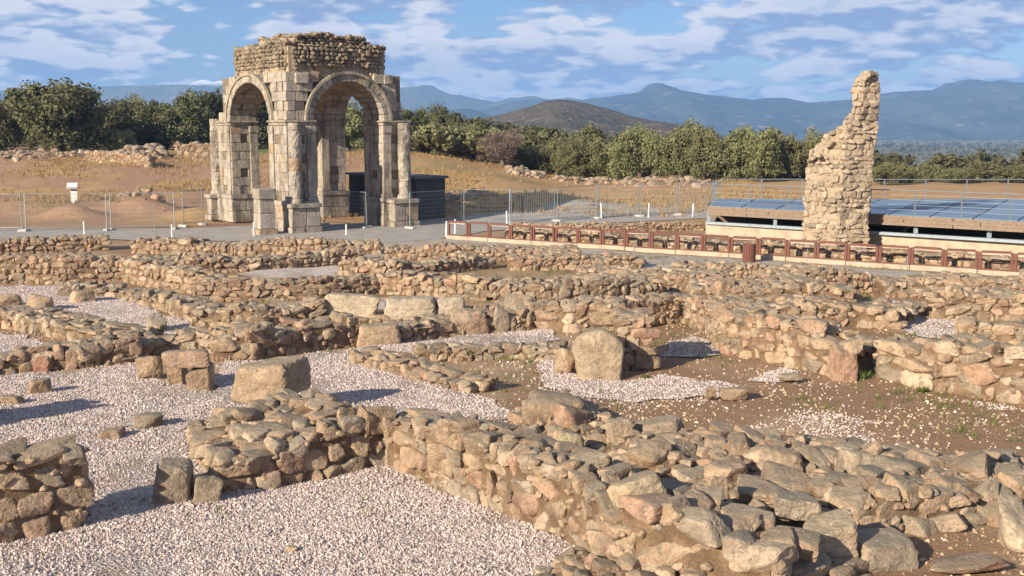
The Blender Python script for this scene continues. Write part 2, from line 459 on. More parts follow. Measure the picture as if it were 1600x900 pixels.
# ---- mountains and the near hill, as relief with depth
def ridge(name, prof, dist, depth, seed, mat, label, rough=0.10, foot=-40.0, n=320, m=26):
    """prof: skyline as (column, row) of the photograph; relief rises from a foot line to a crest and falls behind"""
    px = np.array([q[0] for q in prof], float); py = np.array([q[1] for q in prof], float)
    u = np.linspace(px[0], px[-1], n)
    crest = CAM_Z + (200 - np.interp(u, px, py)) / FPX * dist
    V = []
    for j in range(m):
        t = j / (m - 1)                                  # 0 foot in front .. 0.6 crest .. 1 back
        y = dist - depth + t * depth * 1.65
        k = np.sin(min(t / 0.6, 1.0) * math.pi / 2) ** 1.5 if t <= 0.6 else 1 - ((t - 0.6) / 0.4) ** 1.3
        x = (u - 800) / FPX * dist
        amp = (crest - foot)
        r = (fbm(x, np.full_like(x, y * 0.6), 14.0 / dist, seed, 5) - 0.47) * amp * rough * 9.0
        env = 4 * k * (1 - k) if t <= 0.6 else k
        jag = (fbm(x, np.full_like(x, y), 45.0 / dist, seed + 3, 3) - 0.44) * amp * 0.06
        V.append(np.stack([x, np.full_like(x, y), foot + amp * k + r * env + jag * k], 1))
    V = np.concatenate(V)
    idx = np.arange(m * n).reshape(m, n)
    F = np.stack([idx[:-1, :-1].ravel(), idx[:-1, 1:].ravel(), idx[1:, 1:].ravel(), idx[1:, :-1].ravel()], 1)
    o = link(name, mesh_np(name, V, F, mat, True))
    return tag(o, label, kind='structure')
def mountain_mat(name, c1, c2, c3, scale, snow=None):
    m, nt, b = new_mat(name, 0.95, 0.05)
    p = pos(nt)
    n1 = noise_tex(nt, p, scale, 6, 0.65); n2 = noise_tex(nt, p, scale * 5, 5, 0.65)
    c = mixc(nt, ramp(nt, n1, 0.38, 0.62), c1, c2)
    c = mixc(nt, ramp(nt, n2, 0.56, 0.68, 0, 0.7), c, c3)
    if snow:
        z = N(nt, 'ShaderNodeSeparateXYZ', ins={0: p}).outputs[2]
        s = ramp(nt, math_n(nt, 'ADD', z, math_n(nt, 'MULTIPLY', n2, snow[1])), snow[0], snow[0] + 25)
        c = mixc(nt, s, c, (0.85, 0.86, 0.88))
    nt.links.new(c, b.inputs['Base Color'])
    bump(nt, b, n2, 0.7, 9.0)
    return m
M_MTN = mountain_mat('mountain_scrub', (0.045, 0.06, 0.055), (0.075, 0.085, 0.07), (0.24, 0.20, 0.16), 0.0042)
M_SNOW = mountain_mat('snowy_mountain', (0.09, 0.10, 0.065), (0.13, 0.13, 0.085), (0.22, 0.20, 0.15), 0.0034, (222, 50))
M_HILL = mountain_mat('hill_scrub', (0.075, 0.064, 0.038), (0.115, 0.092, 0.06), (0.34, 0.24, 0.15), 0.03)
ridge('mountains', [(-500,150),(-200,146),(0,146),(40,143),(120,142),(150,139),(200,136),(240,137),(280,135),(330,137),(370,141),(420,150),(480,158),(560,152),(610,147),(640,143),(660,141),(690,146),(730,155),(770,165),(800,160),(900,160),(1000,170)], 5300, 1100, 11, M_SNOW, 'distant blue mountains with snow on the crest', 0.10)
ridge('mountains', [(560,190),(640,176),(700,180),(760,172),(800,160),(850,157),(905,158),(950,152),(1000,147),(1020,141),(1035,142),(1070,148),(1110,152),(1165,158),(1190,155),(1215,155),(1245,163),(1280,160),(1330,155),(1370,147),(1420,144),(1470,141),(1520,135),(1560,133),(1610,134),(1700,138),(1900,132),(2300,140)], 4200, 1300, 23, M_MTN, 'long blue mountain range behind the ruined tower', 0.12)
ridge('mountains', [(-600,168),(-200,172),(0,175),(100,172),(155,167),(185,164),(230,168),(300,178),(380,184),(520,190),(600,180),(660,172),(700,176),(780,188),(860,196)], 3300, 800, 37, M_MTN, 'lower blue foothills below the snowy range', 0.10)
ridge('hill', [(690,199),(740,191),(790,178),(830,167),(850,160),(868,157),(890,158),(915,163),(950,173),(985,183),(1030,192),(1085,199)], 950, 200, 51, M_HILL, 'rounded scrub-covered hill with bare scars', 0.05, -8.0)

# ---- air
Hz = MB().box((xs.min() - 200, ys.min() - 200, float(Z.min()) - 30.0), (xs.max() + 200, ys.max() + 200, 245.0))
hm = bpy.data.materials.new('haze'); hm.use_nodes = True
hnt = hm.node_tree; hnt.nodes.clear()
pv = N(hnt, 'ShaderNodeVolumePrincipled', ins={'Color': (0.28, 0.54, 1.0, 1.0), 'Density': 0.00018, 'Anisotropy': 0.0})
ho = N(hnt, 'ShaderNodeOutputMaterial'); hnt.links.new(pv.outputs[0], ho.inputs['Volume'])
tag(Hz.build('haze', hm), 'thin blue haze over the whole valley', kind='stuff')

# ------------------------------------------------------------------ stones
def ico(sub):
    bm = bmesh.new(); bmesh.ops.create_icosphere(bm, subdivisions=sub, radius=1.0)
    V = np.array([v.co[:] for v in bm.verts]); F = np.array([[v.index for v in f.verts] for f in bm.faces])
    bm.free(); return V, F
ICO = {s: ico(s) for s in (2, 3, 4)}
def stone_shape(seed, sub, power=16.0, jit=0.20, extra=7, rough=0.05, ex=(0.86, 1.15)):
    """a quarried-looking stone: rounded intersection of six tilted faces and a few chipped-off corners, unit size"""
    r = np.random.RandomState(seed)
    D, F = ICO[sub]
    nrm = []; hh = []
    for ax in range(3):
        for s in (-1, 1):
            v = np.zeros(3); v[ax] = s; v += r.normal(0, jit, 3); nrm.append(v / np.linalg.norm(v)); hh.append(r.uniform(0.82, 1.0))
    for i in range(extra):
        v = r.normal(0, 1, 3); nrm.append(v / np.linalg.norm(v)); hh.append(r.uniform(*ex))
    nrm = np.array(nrm); hh = np.array(hh)
    q = np.maximum(D @ nrm.T, 0) / hh
    rad = (q ** power).sum(1) ** (-1.0 / power)
    off = Vector(r.uniform(-50, 50, 3))
    if rough:
        rad = rad * np.array([1 + rough * (mnoise.noise(Vector(d) * 1.8 + off) + 0.7 * mnoise.noise(Vector(d) * 4.2 + off) + 0.6 * mnoise.noise(Vector(d) * 9.0 + off)) for d in D])
    V = D * rad[:, None]
    lo, hi = V.min(0), V.max(0)
    return (V - (lo + hi) / 2) / (hi - lo), F
NV = 20
SHAPES = {s: [stone_shape(100 + i, s) for i in range(NV)] for s in (2, 3, 4)}
STONES = {s: [mesh_np('stone', *SHAPES[s][i], M_STONE, False) for i in range(NV)] for s in (2, 3, 4)}
def block_shape(seed, n=5):
    """a squared building block with worn edges and chipped corners, unit size"""
    r = np.random.RandomState(seed); V, F, idx = [], [], {}
    t = np.linspace(-0.5, 0.5, n); t[1], t[-2] = -0.44, 0.44
    def vid(p):
        k = tuple(np.round(p, 5))
        if k not in idx: idx[k] = len(V); V.append(p)
        return idx[k]
    for ax in range(3):
        for s in (-0.5, 0.5):
            a, b = [(1, 2), (2, 0), (0, 1)][ax]
            for i in range(n - 1):
                for j in range(n - 1):
                    q = []
                    for (ii, jj) in ((i, j), (i + 1, j), (i + 1, j + 1), (i, j + 1)):
                        p = np.zeros(3); p[ax] = s; p[a] = t[ii]; p[b] = t[jj]; q.append(vid(p))
                    F.append(q if s > 0 else q[::-1])
    V = np.array(V); off = Vector(r.uniform(-50, 50, 3))
    out = []
    for p in V:
        e = int((np.abs(p) > 0.49).sum())
        w = (0, 0, 0.030, 0.060)[e]
        k = 1 + 2.6 * max(0, mnoise.noise(Vector(p) * 2.5 + off)) * (e >= 2)
        nz_ = 0.012 * mnoise.noise(Vector(p) * 4 + off) + 0.010 * mnoise.noise(Vector(p) * 9 + off)
        out.append(p * (1 - w * k) + p * nz_ * 2)
    return np.array(out), np.array(F)
BLOCKS3 = [mesh_np('block', *block_shape(300 + i), M_ASHLAR, False) for i in range(14)]
ROUNDS = [mesh_np('boulder', *stone_shape(400 + i, 4, 9.0, 0.3, 6, 0.06), M_STONE, False) for i in range(6)]
SQUARE = [mesh_np('block', *stone_shape(500 + i, 4, 15.0, 0.09, 5, 0.05, (0.98, 1.3)), M_STONE, False) for i in range(8)]

TAN = [(0.43, 0.30, 0.19), (0.41, 0.285, 0.185), (0.47, 0.335, 0.22), (0.37, 0.25, 0.155), (0.50, 0.385, 0.275)]
BROWN = [(0.30, 0.195, 0.125), (0.33, 0.215, 0.14), (0.26, 0.17, 0.11), (0.35, 0.235, 0.155)]
RED = [(0.37, 0.205, 0.135), (0.40, 0.235, 0.16), (0.33, 0.175, 0.12)]
GREY = [(0.31, 0.255, 0.19), (0.26, 0.215, 0.16), (0.37, 0.31, 0.235), (0.20, 0.165, 0.125)]
PAL = {'tan': (TAN * 6 + BROWN * 3 + RED * 2 + GREY * 2), 'brown': (BROWN * 5 + RED * 2 + TAN * 2 + GREY), 'grey': (GREY * 4 + BROWN * 2 + TAN * 2), 'mix': (TAN * 4 + BROWN * 3 + RED * 2 + GREY * 2)}
def tint(r, pal):
    c = r.choice(PAL[pal]); k = r.uniform(0.74, 1.18)
    return tuple(min(0.8, v * k) for v in c)
def lod(dist): return 4 if dist < 21 else (3 if dist < 36 else 2)
FLIP = [(0, 0, 0), (math.pi, 0, 0), (0, math.pi, 0), (0, 0, math.pi)]
def put_stone(parent, base, c, dims, rz, r, pal, tilt=0.09, name='stone', lib=None):
    m = (lib or STONES[lod(c.y)])
    e = Euler((r.gauss(0, tilt), r.gauss(0, tilt), rz + r.gauss(0, tilt))).to_matrix() @ Euler(r.choice(FLIP)).to_matrix()
    return link(name, r.choice(m), parent, c - base, e.to_euler(), dims, tint(r, pal))

def set_stones(items, sub, mat, name):
    """items: (centre, dims, rotation matrix, colour); joined into one mesh"""
    VV, FF, CC = [], [], []; off = 0
    for i, (c, d, R3, col) in enumerate(items):
        S, Fq = SHAPES[sub][i * 7 % NV]
        v = (S * np.array(d)) @ np.array(R3.transposed()) + np.array(c)
        VV.append(v); FF.append(Fq + off); CC.append(np.tile(col, (len(v), 1))); off += len(v)
    return mesh_np(name, np.concatenate(VV), np.concatenate(FF), mat, False, np.concatenate(CC))
def strip_core(name, parent, base, P, H, th, nrm_sign, seed, mat):
    """earth-and-rubble core of a wall: near edge polyline P with heights H, thickness th away from the camera"""
    V, F = [], []
    n = len(P)
    for i in range(n):
        a = P[max(i - 1, 0)]; b = P[min(i + 1, n - 1)]
        t = (b - a).normalized(); nr = Vector((-t.y, t.x, 0)) * nrm_sign       # towards the far side
        g = hz(P[i].x, P[i].y) - 0.25
        for k, (o, z) in enumerate(((0.035, g), (0.04, H[i] - 0.08), (0.5 * th, H[i] - 0.035), (th - 0.06, H[i] - 0.08), (th - 0.03, g))):
            q = P[i] + nr * o
            w = 0.05 * mnoise.noise(Vector((q.x * 3, q.y * 3, seed + k)))
            V.append((q.x - base.x + w, q.y - base.y + w, z - base.z + (w if k in (1, 2, 3) else 0)))
    for i in range(n - 1):
        for k in range(4):
            a = i * 5 + k
            F.append([a, a + 5, a + 6, a + 1] if nrm_sign > 0 else [a, a + 1, a + 6, a + 5])
    m = bpy.data.meshes.new(name)
    e = (n - 1) * 5
    F += [[0, 1, 2, 3, 4], [e + 4, e + 3, e + 2, e + 1, e]]
    m.from_pydata(V, [], F); m.update(); m.materials.append(mat)
    return link(name, m, parent)

def wall(label, pts, hpx, th=0.7, size=0.36, pal='mix', seed=1, ends=(True, True), rag=0.25, name='rubble_wall', pix=True, top=True, gapf=0.02, core=None, flat=False, neat=False):
    r = random.Random(seed * 101 + 3)
    size *= 0.80; chinks = []; rag = rag + (0.10 if rag > 0.03 else 0)
    P0 = [ground_at(*q) if pix else Vector((q[0], q[1], 0)) for q in pts]
    hs = hpx if isinstance(hpx, (list, tuple)) else [hpx] * len(P0)
    Hm = [(h * 0.93 * px_m(p) if pix else h) for h, p in zip(hs, P0)]
    L = [0.0]
    for a, b in zip(P0, P0[1:]): L.append(L[-1] + (b - a).length)
    def ev(s):
        s = max(0.0, min(L[-1], s))
        for i in range(len(L) - 1):
            if s <= L[i + 1] or i == len(L) - 2:
                f = (s - L[i]) / max(L[i + 1] - L[i], 1e-6)
                p = P0[i].lerp(P0[i + 1], f); t = (P0[i + 1] - P0[i]).normalized()
                h = Hm[i] + (Hm[i + 1] - Hm[i]) * f
                h *= 1 + rag * 1.3 * mnoise.noise(Vector((s * 0.75, seed * 3.1, 0))) + rag * 0.5 * mnoise.noise(Vector((s * 2.3, seed * 1.7, 5)))
                return p, t, max(h, 0.08)
    mid = ev(L[-1] / 2)[0]
    p, t, _ = ev(L[-1] / 2)
    nr = Vector((-t.y, t.x, 0))
    sgn = 1 if nr.dot(mid) > 0 else -1           # far side, seen from the camera's place at the origin
    base = Vector((mid.x, mid.y, hz(mid.x, mid.y)))
    R = root(name, base, label, 'wall', 'low ruined walls of fieldstone')
    k = max(2, int(L[-1] / 0.3) + 1)
    E = [ev(L[-1] * i / (k - 1)) for i in range(k)]
    strip_core('earth_core', R, base, [e[0] for e in E], [e[2] + hz(e[0].x, e[0].y) for e in E], th, sgn, seed, core or M_MORTAR)
    cnt = 0
    # near face, in rough courses
    z = -0.05; hmax = max(e[2] for e in E)
    while z < hmax:
        ch = size * (r.uniform(0.7, 0.9) if neat else r.uniform(0.55, 0.85))
        s = -r.uniform(0, 0.2) * size
        while s < L[-1]:
            w = size * (r.uniform(0.8, 1.25) if neat else r.choice((0.5, 0.65, 0.8, 0.95, 1.1, 1.35, 1.8)) * r.uniform(0.85, 1.15))
            p, t, h = ev(s + w / 2)
            if z + ch * 0.75 < h + 0.05 and cnt < 255:
                far = Vector((-t.y, t.x, 0)) * sgn
                dep = min(size * r.uniform(0.8, 1.2), th * 0.8)
                cc = p + far * (dep / 2 - 0.03 + r.uniform(-0.035, 0.03)); cc.z = hz(p.x, p.y) + z + ch * (0.5 if neat else r.uniform(0.28, 0.72))
                put_stone(R, base, cc, (w * r.uniform(1.05, 1.2), dep, ch * (1.12 if neat else r.uniform(0.95, 1.6))), math.atan2(t.y, t.x), r, pal, 0.05 if neat else 0.15); cnt += 1
                for q in range(2):
                    ks = size * r.uniform(0.16, 0.38)
                    kc = p + t * r.uniform(-0.5, 0.5) * w + far * 0.05; kc.z = hz(p.x, p.y) + z + ch * r.uniform(-0.1, 1.1)
                    chinks.append((kc - base, (ks * 1.3, ks, ks * 0.8), Euler((r.uniform(-.5, .5), r.uniform(-.5, .5), r.uniform(0, 6))).to_matrix(), tint(r, pal)))
            s += w
        z += ch
    # broken ends
    for which, on in zip((0, 1), ends):
        if not on: continue
        p, t, h = ev(0 if which == 0 else L[-1])
        far = Vector((-t.y, t.x, 0)) * sgn
        z = -0.05
        while z < h - 0.1:
            ch = size * r.uniform(0.5, 0.85); o = size * 0.6
            while o < th:
                w = size * r.uniform(0.7, 1.2)
                cc = p + far * (o + w / 2 - 0.1) + t * (0.12 if which == 0 else -0.12); cc.z = hz(p.x, p.y) + z + ch / 2
                put_stone(R, base, cc, (w, size * 0.8, ch * 1.08), math.atan2(far.y, far.x), r, pal, 0.12); o += w; cnt += 1
            z += ch
    # top: irregular rows of flattish stones
    if top:
        o = 0.0
        while o < th - 0.05 and cnt < 296:
            dw = size * r.uniform(0.75, 1.1)
            s = -r.uniform(0, 0.4) * size
            while s < L[-1] and cnt < 296:
                w = size * r.uniform(0.65, 1.45)
                p, t, h = ev(s + w / 2)
                far = Vector((-t.y, t.x, 0)) * sgn
                hh = size * (0.4 if flat else r.uniform(0.4, 0.85))
                cc = p + far * min(o + dw / 2 + r.uniform(-0.05, 0.05), th - 0.1); cc.z = hz(p.x, p.y) + h - hh * 0.30 + r.uniform(-0.05, 0.05) * (0.3 if flat else 1.0)
                if r.random() < 0.93:
                    put_stone(R, base, cc, (w * 1.12, dw * 1.15, hh), math.atan2(t.y, t.x) + r.uniform(-0.3, 0.3), r, pal if r.random() < 0.7 else 'grey', 0.14); cnt += 1
                    for q in range(2):
                        ks = size * r.uniform(0.15, 0.40)
                        kc = cc + t * r.uniform(-0.6, 0.6) * w + far * r.uniform(-0.6, 0.6) * dw; kc.z = hz(p.x, p.y) + h - 0.04
                        chinks.append((kc - base, (ks * 1.3, ks, ks * 0.7), Euler((r.uniform(-.4, .4), r.uniform(-.4, .4), r.uniform(0, 6))).to_matrix(), tint(r, pal)))
                s += w
            o += dw
    if chinks:
        ck = link('chink_stones', set_stones(chinks, 2, M_STONE_ATTR, 'chink_stones'), R); ck['kind'] = 'stuff'
    R['kind'] = 'thing'
    return R

def boulder(label, px, py, wpx, hpx, dep=None, lib='round', pal='tan', rz=0.0, seed=0, tilt=0.06, name='boulder', cat='boulder', color=None, sink=0.10, z=0.0, group=None, k=None):
    """one loose stone standing on the ground where the photograph shows its foot"""
    r = random.Random(seed * 77 + int(px) * 13 + int(py))
    p = ground_at(px, py, z)
    m = px_m(p)
    w, h = wpx * m, hpx * m
    d = dep if dep else w * r.uniform(0.6, 0.85)
    lib_ = {'round': ROUNDS, 'square': SQUARE, 'stone': STONES[4]}[lib]
    c = p + Vector((p.x, p.y, 0)).normalized() * d * 0.45
    gz = (hz(c.x, c.y) if z == 0 else z)
    o = link(name, lib_[(k if k is not None else r.randrange(100)) % len(lib_)], None, (c.x, c.y, gz + h * (0.5 - sink)), (r.gauss(0, tilt), r.gauss(0, tilt), rz), (w, d, h * (1 + sink)), color or tint(r, pal))
    return tag(o, label, cat, group)

def heap(label, poly, n, smin, smax, mound=0.3, seed=1, pal='mix', name='rubble_heap', pix=True):
    """a spread of tumbled stones on a low earth mound; poly is its outline on the ground"""
    r = random.Random(seed)
    W = [ground_at(*q) if pix else Vector((q[0], q[1], 0)) for q in poly]
    c0 = sum(W, Vector()) / len(W); base = Vector((c0.x, c0.y, hz(c0.x, c0.y)))
    R = root(name, base, label, 'rubble', 'heaps of tumbled fieldstone')
    def inside(x, y):
        ok = False; j = len(W) - 1
        for i in range(len(W)):
            if (W[i].y > y) != (W[j].y > y) and x < (W[j].x - W[i].x) * (y - W[i].y) / (W[j].y - W[i].y) + W[i].x: ok = not ok
            j = i
        return ok
    def edge(x, y):
        q = Vector((x, y, 0)); best = 9
        for i in range(len(W)):
            a, b = W[i - 1], W[i]; t = max(0, min(1, (q - a).dot(b - a) / max((b - a).length_squared, 1e-6)))
            best = min(best, (a + (b - a) * t - q).length)
        return best
    x0, x1 = min(w.x for w in W), max(w.x for w in W); y0, y1 = min(w.y for w in W), max(w.y for w in W)
    def mz(x, y): return hz(x, y) + mound * min(1, edge(x, y) / 0.7) ** 0.7 * (0.75 + 0.7 * mnoise.noise(Vector((x * 1.1, y * 1.1, seed)))) if inside(x, y) else hz(x, y) - 0.06
    st = 0.16; gx = int((x1 - x0) / st) + 3; gy = int((y1 - y0) / st) + 3
    V = []; F = []
    for j in range(gy):
        for i in range(gx):
            x, y = x0 - st + i * st, y0 - st + j * st
            V.append((x - base.x, y - base.y, mz(x, y) - base.z + (0.03 * mnoise.noise(Vector((x * 6, y * 6, 1))) if inside(x, y) else 0)))
    for j in range(gy - 1):
        for i in range(gx - 1):
            a = j * gx + i; F.append([a, a + 1, a + gx + 1, a + gx])
    link('earth_mound', mesh_np('earth_mound', np.array(V), np.array(F), M_MORTAR, True), R)
    put = []
    tries = 0
    while len(put) < n and tries < n * 60:
        tries += 1
        x, y = r.uniform(x0, x1), r.uniform(y0, y1)
        if not inside(x, y): continue
        s = smin + (smax - smin) * r.random() ** 1.9
        if any((x - a) ** 2 + (y - b) ** 2 < (0.40 * (s + q)) ** 2 for a, b, q in put): continue
        put.append((x, y, s))
    for x, y, s in put:
        hgt = s * r.uniform(0.5, 0.85)
        put_stone(R, base, Vector((x, y, mz(x, y) + hgt * 0.10)), (s * r.uniform(1.0, 1.4), s * r.uniform(0.8, 1.1), hgt), r.uniform(0, 6.28), r, pal, 0.20)
    chinks = []
    for q in range(n * 4):
        x, y = r.uniform(x0, x1), r.uniform(y0, y1)
        if not inside(x, y): continue
        s = smin * r.uniform(0.2, 0.7)
        chinks.append((Vector((x, y, mz(x, y) + s * 0.1)) - base, (s * 1.3, s, s * 0.8), Euler((r.uniform(-.4, .4), r.uniform(-.4, .4), r.uniform(0, 6))).to_matrix(), tint(r, pal)))
    ck = link('small_stones', set_stones(chinks, 2, M_STONE_ATTR, 'small_stones'), R); ck['kind'] = 'stuff'
    R['kind'] = 'thing'
    return R

# ------------------------------------------------------------------ the excavated walls, near to far
wall('waist-high stub of stacked brown stones at the lower left corner', [(-70,866),(0,852),(134,826)], [158,154,140], 0.7, 0.52, 'brown', 1, (False, True), 0.02, flat=True, neat=True)
wall('stub of wall just outside the left picture edge whose shadow falls on the gravel', [(-11.4,17.0),(-10.4,17.6),(-9.5,18.3)], 1.15, 0.7, 0.46, 'brown', 9, (True, True), 0.1, pix=False)
wall('broad wall of reddish-brown stones meeting the long pale wall at a corner', [(340,776),(420,765),(510,748),(597,730)], [58,80,88,82], 2.5, 0.46, 'mix', 2, (True, False), 0.12)
wall('long pale fieldstone wall running from the corner down to the picture foot', [(599,728),(700,775),(800,812),(880,845),(960,900)], [82,122,120,128,128], 0.75, 0.46, 'tan', 3, (False, False), 0.08)
wall('pale wall end under the big flat slabs at the foot of the picture', [(960,900),(1080,935),(1200,960)], [128,130,120], 1.0, 0.6, 'tan', 4, (False, True), 0.10)
heap('tumbled stones behind the long pale wall', [(800,650),(880,628),(960,660),(1010,690),(1080,705),(1130,760),(1060,790),(960,762),(890,705),(830,690)], 135, 0.18, 0.65, 0.34, 5, 'mix')
heap('wide collapsed wall of weathered boulders along the lower right', [(1010,690),(1090,685),(1200,692),(1320,712),(1450,722),(1620,728),(1640,800),(1500,825),(1400,835),(1280,850),(1150,850),(1060,800)], 290, 0.18, 0.72, 0.40, 6, 'mix')
heap('large slabs and blocks heaped at the bottom edge', [(840,905),(900,868),(1000,850),(1130,838),(1250,845),(1330,880),(1360,920),(1200,960),(900,960)], 130, 0.22, 0.68, 0.30, 7, 'mix')
wall('rough low facing of weathered stones above bare earth at lower right', [(1330,842),(1430,832),(1530,815),(1640,800)], [55,60,55,52], 0.9, 0.5, 'grey', 8, (True, False), 0.2)

wall('low grey-topped wall between the two gravel rooms on the left', [(-60,508),(0,512),(60,524),(120,538),(195,548)], [24,26,26,26,24], 1.25, 0.42, 'grey', 10, (False, True), 0.12, flat=True)
wall('low wall with a red block edging the upper left of the gravel room', [(-60,592),(0,586),(60,580),(130,576),(215,566)], [22,26,34,42,38], 0.95, 0.42, 'brown', 11, (False, True), 0.15)
wall('lumpy wall of brown boulders behind the toppled big block', [(335,566),(400,564),(470,552),(556,540)], [42,48,44,38], 1.0, 0.46, 'brown', 12, (True, False), 0.2)
wall('stub of wall between the red lintel block and the boulder row', [(215,566),(262,552),(335,552)], [32,30,32], 0.9, 0.42, 'tan', 13, (False, False), 0.15)
wall('jumbled wall of grey-brown stones behind the boulder row', [(300,512),(400,514),(505,504)], [28,36,34], 0.9, 0.42, 'mix', 14, (True, True), 0.2)
wall('low lichened wall slanting across the upper left gravel room', [(190,468),(255,488),(320,510)], [16,20,20], 1.05, 0.42, 'grey', 15, (True, False), 0.15, flat=True)
wall('row of squat blocks right of the long tooled block', [(632,536),(700,526),(765,520),(850,514)], [26,30,34,36], 0.8, 0.44, 'brown', 16, (True, False), 0.2)
wall('wall under the big pale lichened blocks', [(500,508),(600,506),(705,502),(800,500)], [10,10,14,26], 0.9, 0.40, 'tan', 17, (True, False), 0.1)
wall('crumbled edging of flat stones between gravel strip and earth room', [(545,568),(630,590),(728,616)], [16,20,18], 0.7, 0.40, 'mix', 18, (True, True), 0.3)
wall('low line of stones along the back of the earth room', [(652,566),(720,564),(800,560),(870,566)], [20,22,20,22], 0.6, 0.40, 'grey', 19, (True, True), 0.3)

wall('shaded brown fieldstone wall at the back left corner', [(-40,444),(20,443),(100,444),(186,441)], [36,44,46,40], 0.8, 0.36, 'brown', 20, (False, False), 0.08)
wall('sunlit wall joining the shaded corner wall, turning toward the gravel', [(187,441),(250,452),(313,462)], [40,38,34], 0.9, 0.40, 'tan', 21, (False, False), 0.10)
wall('neat row of dark rounded stones behind the pale blocks', [(313,472),(400,472),(500,468),(592,459)], [36,34,32,30], 0.8, 0.36, 'brown', 22, (False, False), 0.08)
wall('sunlit low wall continuing the row of dark rounded stones', [(592,459),(690,466),(760,470)], [30,32,34], 0.8, 0.38, 'tan', 23, (False, False), 0.10)
wall('low stones in front of the shaded corner wall', [(95,466),(140,464),(190,466)], [16,18,14], 0.7, 0.46, 'grey', 24, (True, True), 0.3)
wall('middle row of stones behind the back gravel room', [(205,424),(300,428),(400,424),(500,416),(565,412)], [20,22,20,20,18], 1.1, 0.36, 'mix', 25, (True, False), 0.15)
wall('farthest rubble wall in front of the arch', [(205,396),(300,400),(400,400),(500,400),(592,398)], [20,22,22,22,22], 1.6, 0.36, 'mix', 26, (True, True), 0.18)
wall('farthest rubble wall on the left beside the road', [(-40,400),(60,396),(165,392)], [22,24,18], 1.4, 0.36, 'brown', 27, (False, True), 0.15)
wall('sunlit cross wall behind the back gravel room', [(530,430),(620,436),(700,428),(770,420)], [22,26,22,18], 1.0, 0.38, 'tan', 28, (True, False), 0.15)
wall('wall along the path below the first railing frames', [(600,406),(700,408),(800,408),(900,408)], [18,20,20,18], 1.5, 0.36, 'mix', 29, (True, False), 0.18)
wall('wall below the middle railing frames', [(800,424),(900,422),(1000,420)], [20,22,18], 1.5, 0.38, 'mix', 30, (True, True), 0.2)
wall('broad grey-topped wall in the middle of the ruins', [(770,478),(850,478),(940,474),(1032,466)], [32,36,36,30], 1.7, 0.40, 'grey', 31, (False, True), 0.12)
wall('sunlit wall behind the small gravel triangle', [(900,444),(1000,454),(1120,460)], [24,30,28], 1.2, 0.38, 'tan', 32, (True, False), 0.12)
wall('low wall between path and ruins near the litter bin', [(1050,432),(1130,436),(1215,436)], [18,22,18], 1.3, 0.36, 'grey', 33, (True, True), 0.2)

wall('sunlit wall of large stones behind the round-topped block', [(838,516),(900,520),(968,520)], [44,50,52], 1.0, 0.46, 'tan', 34, (False, True), 0.12)
wall('dark recessed wall of small stones behind the stacked wall end', [(968,516),(1010,510),(1066,504)], [40,42,40], 0.8, 0.36, 'brown', 35, (False, False), 0.08)
wall('stacked wall end standing beside the round-topped block', [(968,580),(1012,580)], [84,80], 1.5, 0.38, 'brown', 36, (True, True), 0.06)
wall('sunlit wall turning back from the large pale wall', [(1066,504),(1098,522),(1126,552)], [44,58,72], 0.9, 0.42, 'tan', 37, (False, False), 0.08)
wall('large sunlit wall of tan stones at middle right', [(1126,554),(1190,566),(1260,580),(1318,592)], [74,78,72,58], 1.1, 0.46, 'tan', 38, (False, True), 0.10)
wall('wide rubble top behind the large tan wall', [(1150,512),(1250,512),(1340,510),(1400,516)], [34,36,34,28], 1.9, 0.46, 'mix', 39, (False, True), 0.15)
wall('second rubble wall behind the large tan wall', [(1080,478),(1180,480),(1290,478),(1335,478)], [32,36,34,28], 1.6, 0.42, 'mix', 40, (True, True), 0.15)
wall('big-stoned retaining wall at the right edge', [(1366,592),(1430,606),(1520,620),(1640,638)], [60,76,84,92], 1.0, 0.52, 'tan', 41, (True, False), 0.08)
wall('low wall corner above the right retaining wall', [(1496,534),(1560,540),(1640,548)], [32,34,36], 1.0, 0.46, 'tan', 42, (True, False), 0.12)
wall('sunlit wall behind the white gravel patch on the right', [(1448,500),(1530,502),(1640,508)], [42,46,48], 1.1, 0.44, 'tan', 43, (True, False), 0.08)
wall('rubble wall near the path at the right edge', [(1390,466),(1480,466),(1640,468)], [26,32,34], 1.5, 0.40, 'mix', 44, (True, False), 0.15)
wall('rubble wall between the path and the second wall on the right', [(1205,462),(1300,460),(1390,456)], [28,34,24], 1.5, 0.38, 'mix', 45, (True, True), 0.2)

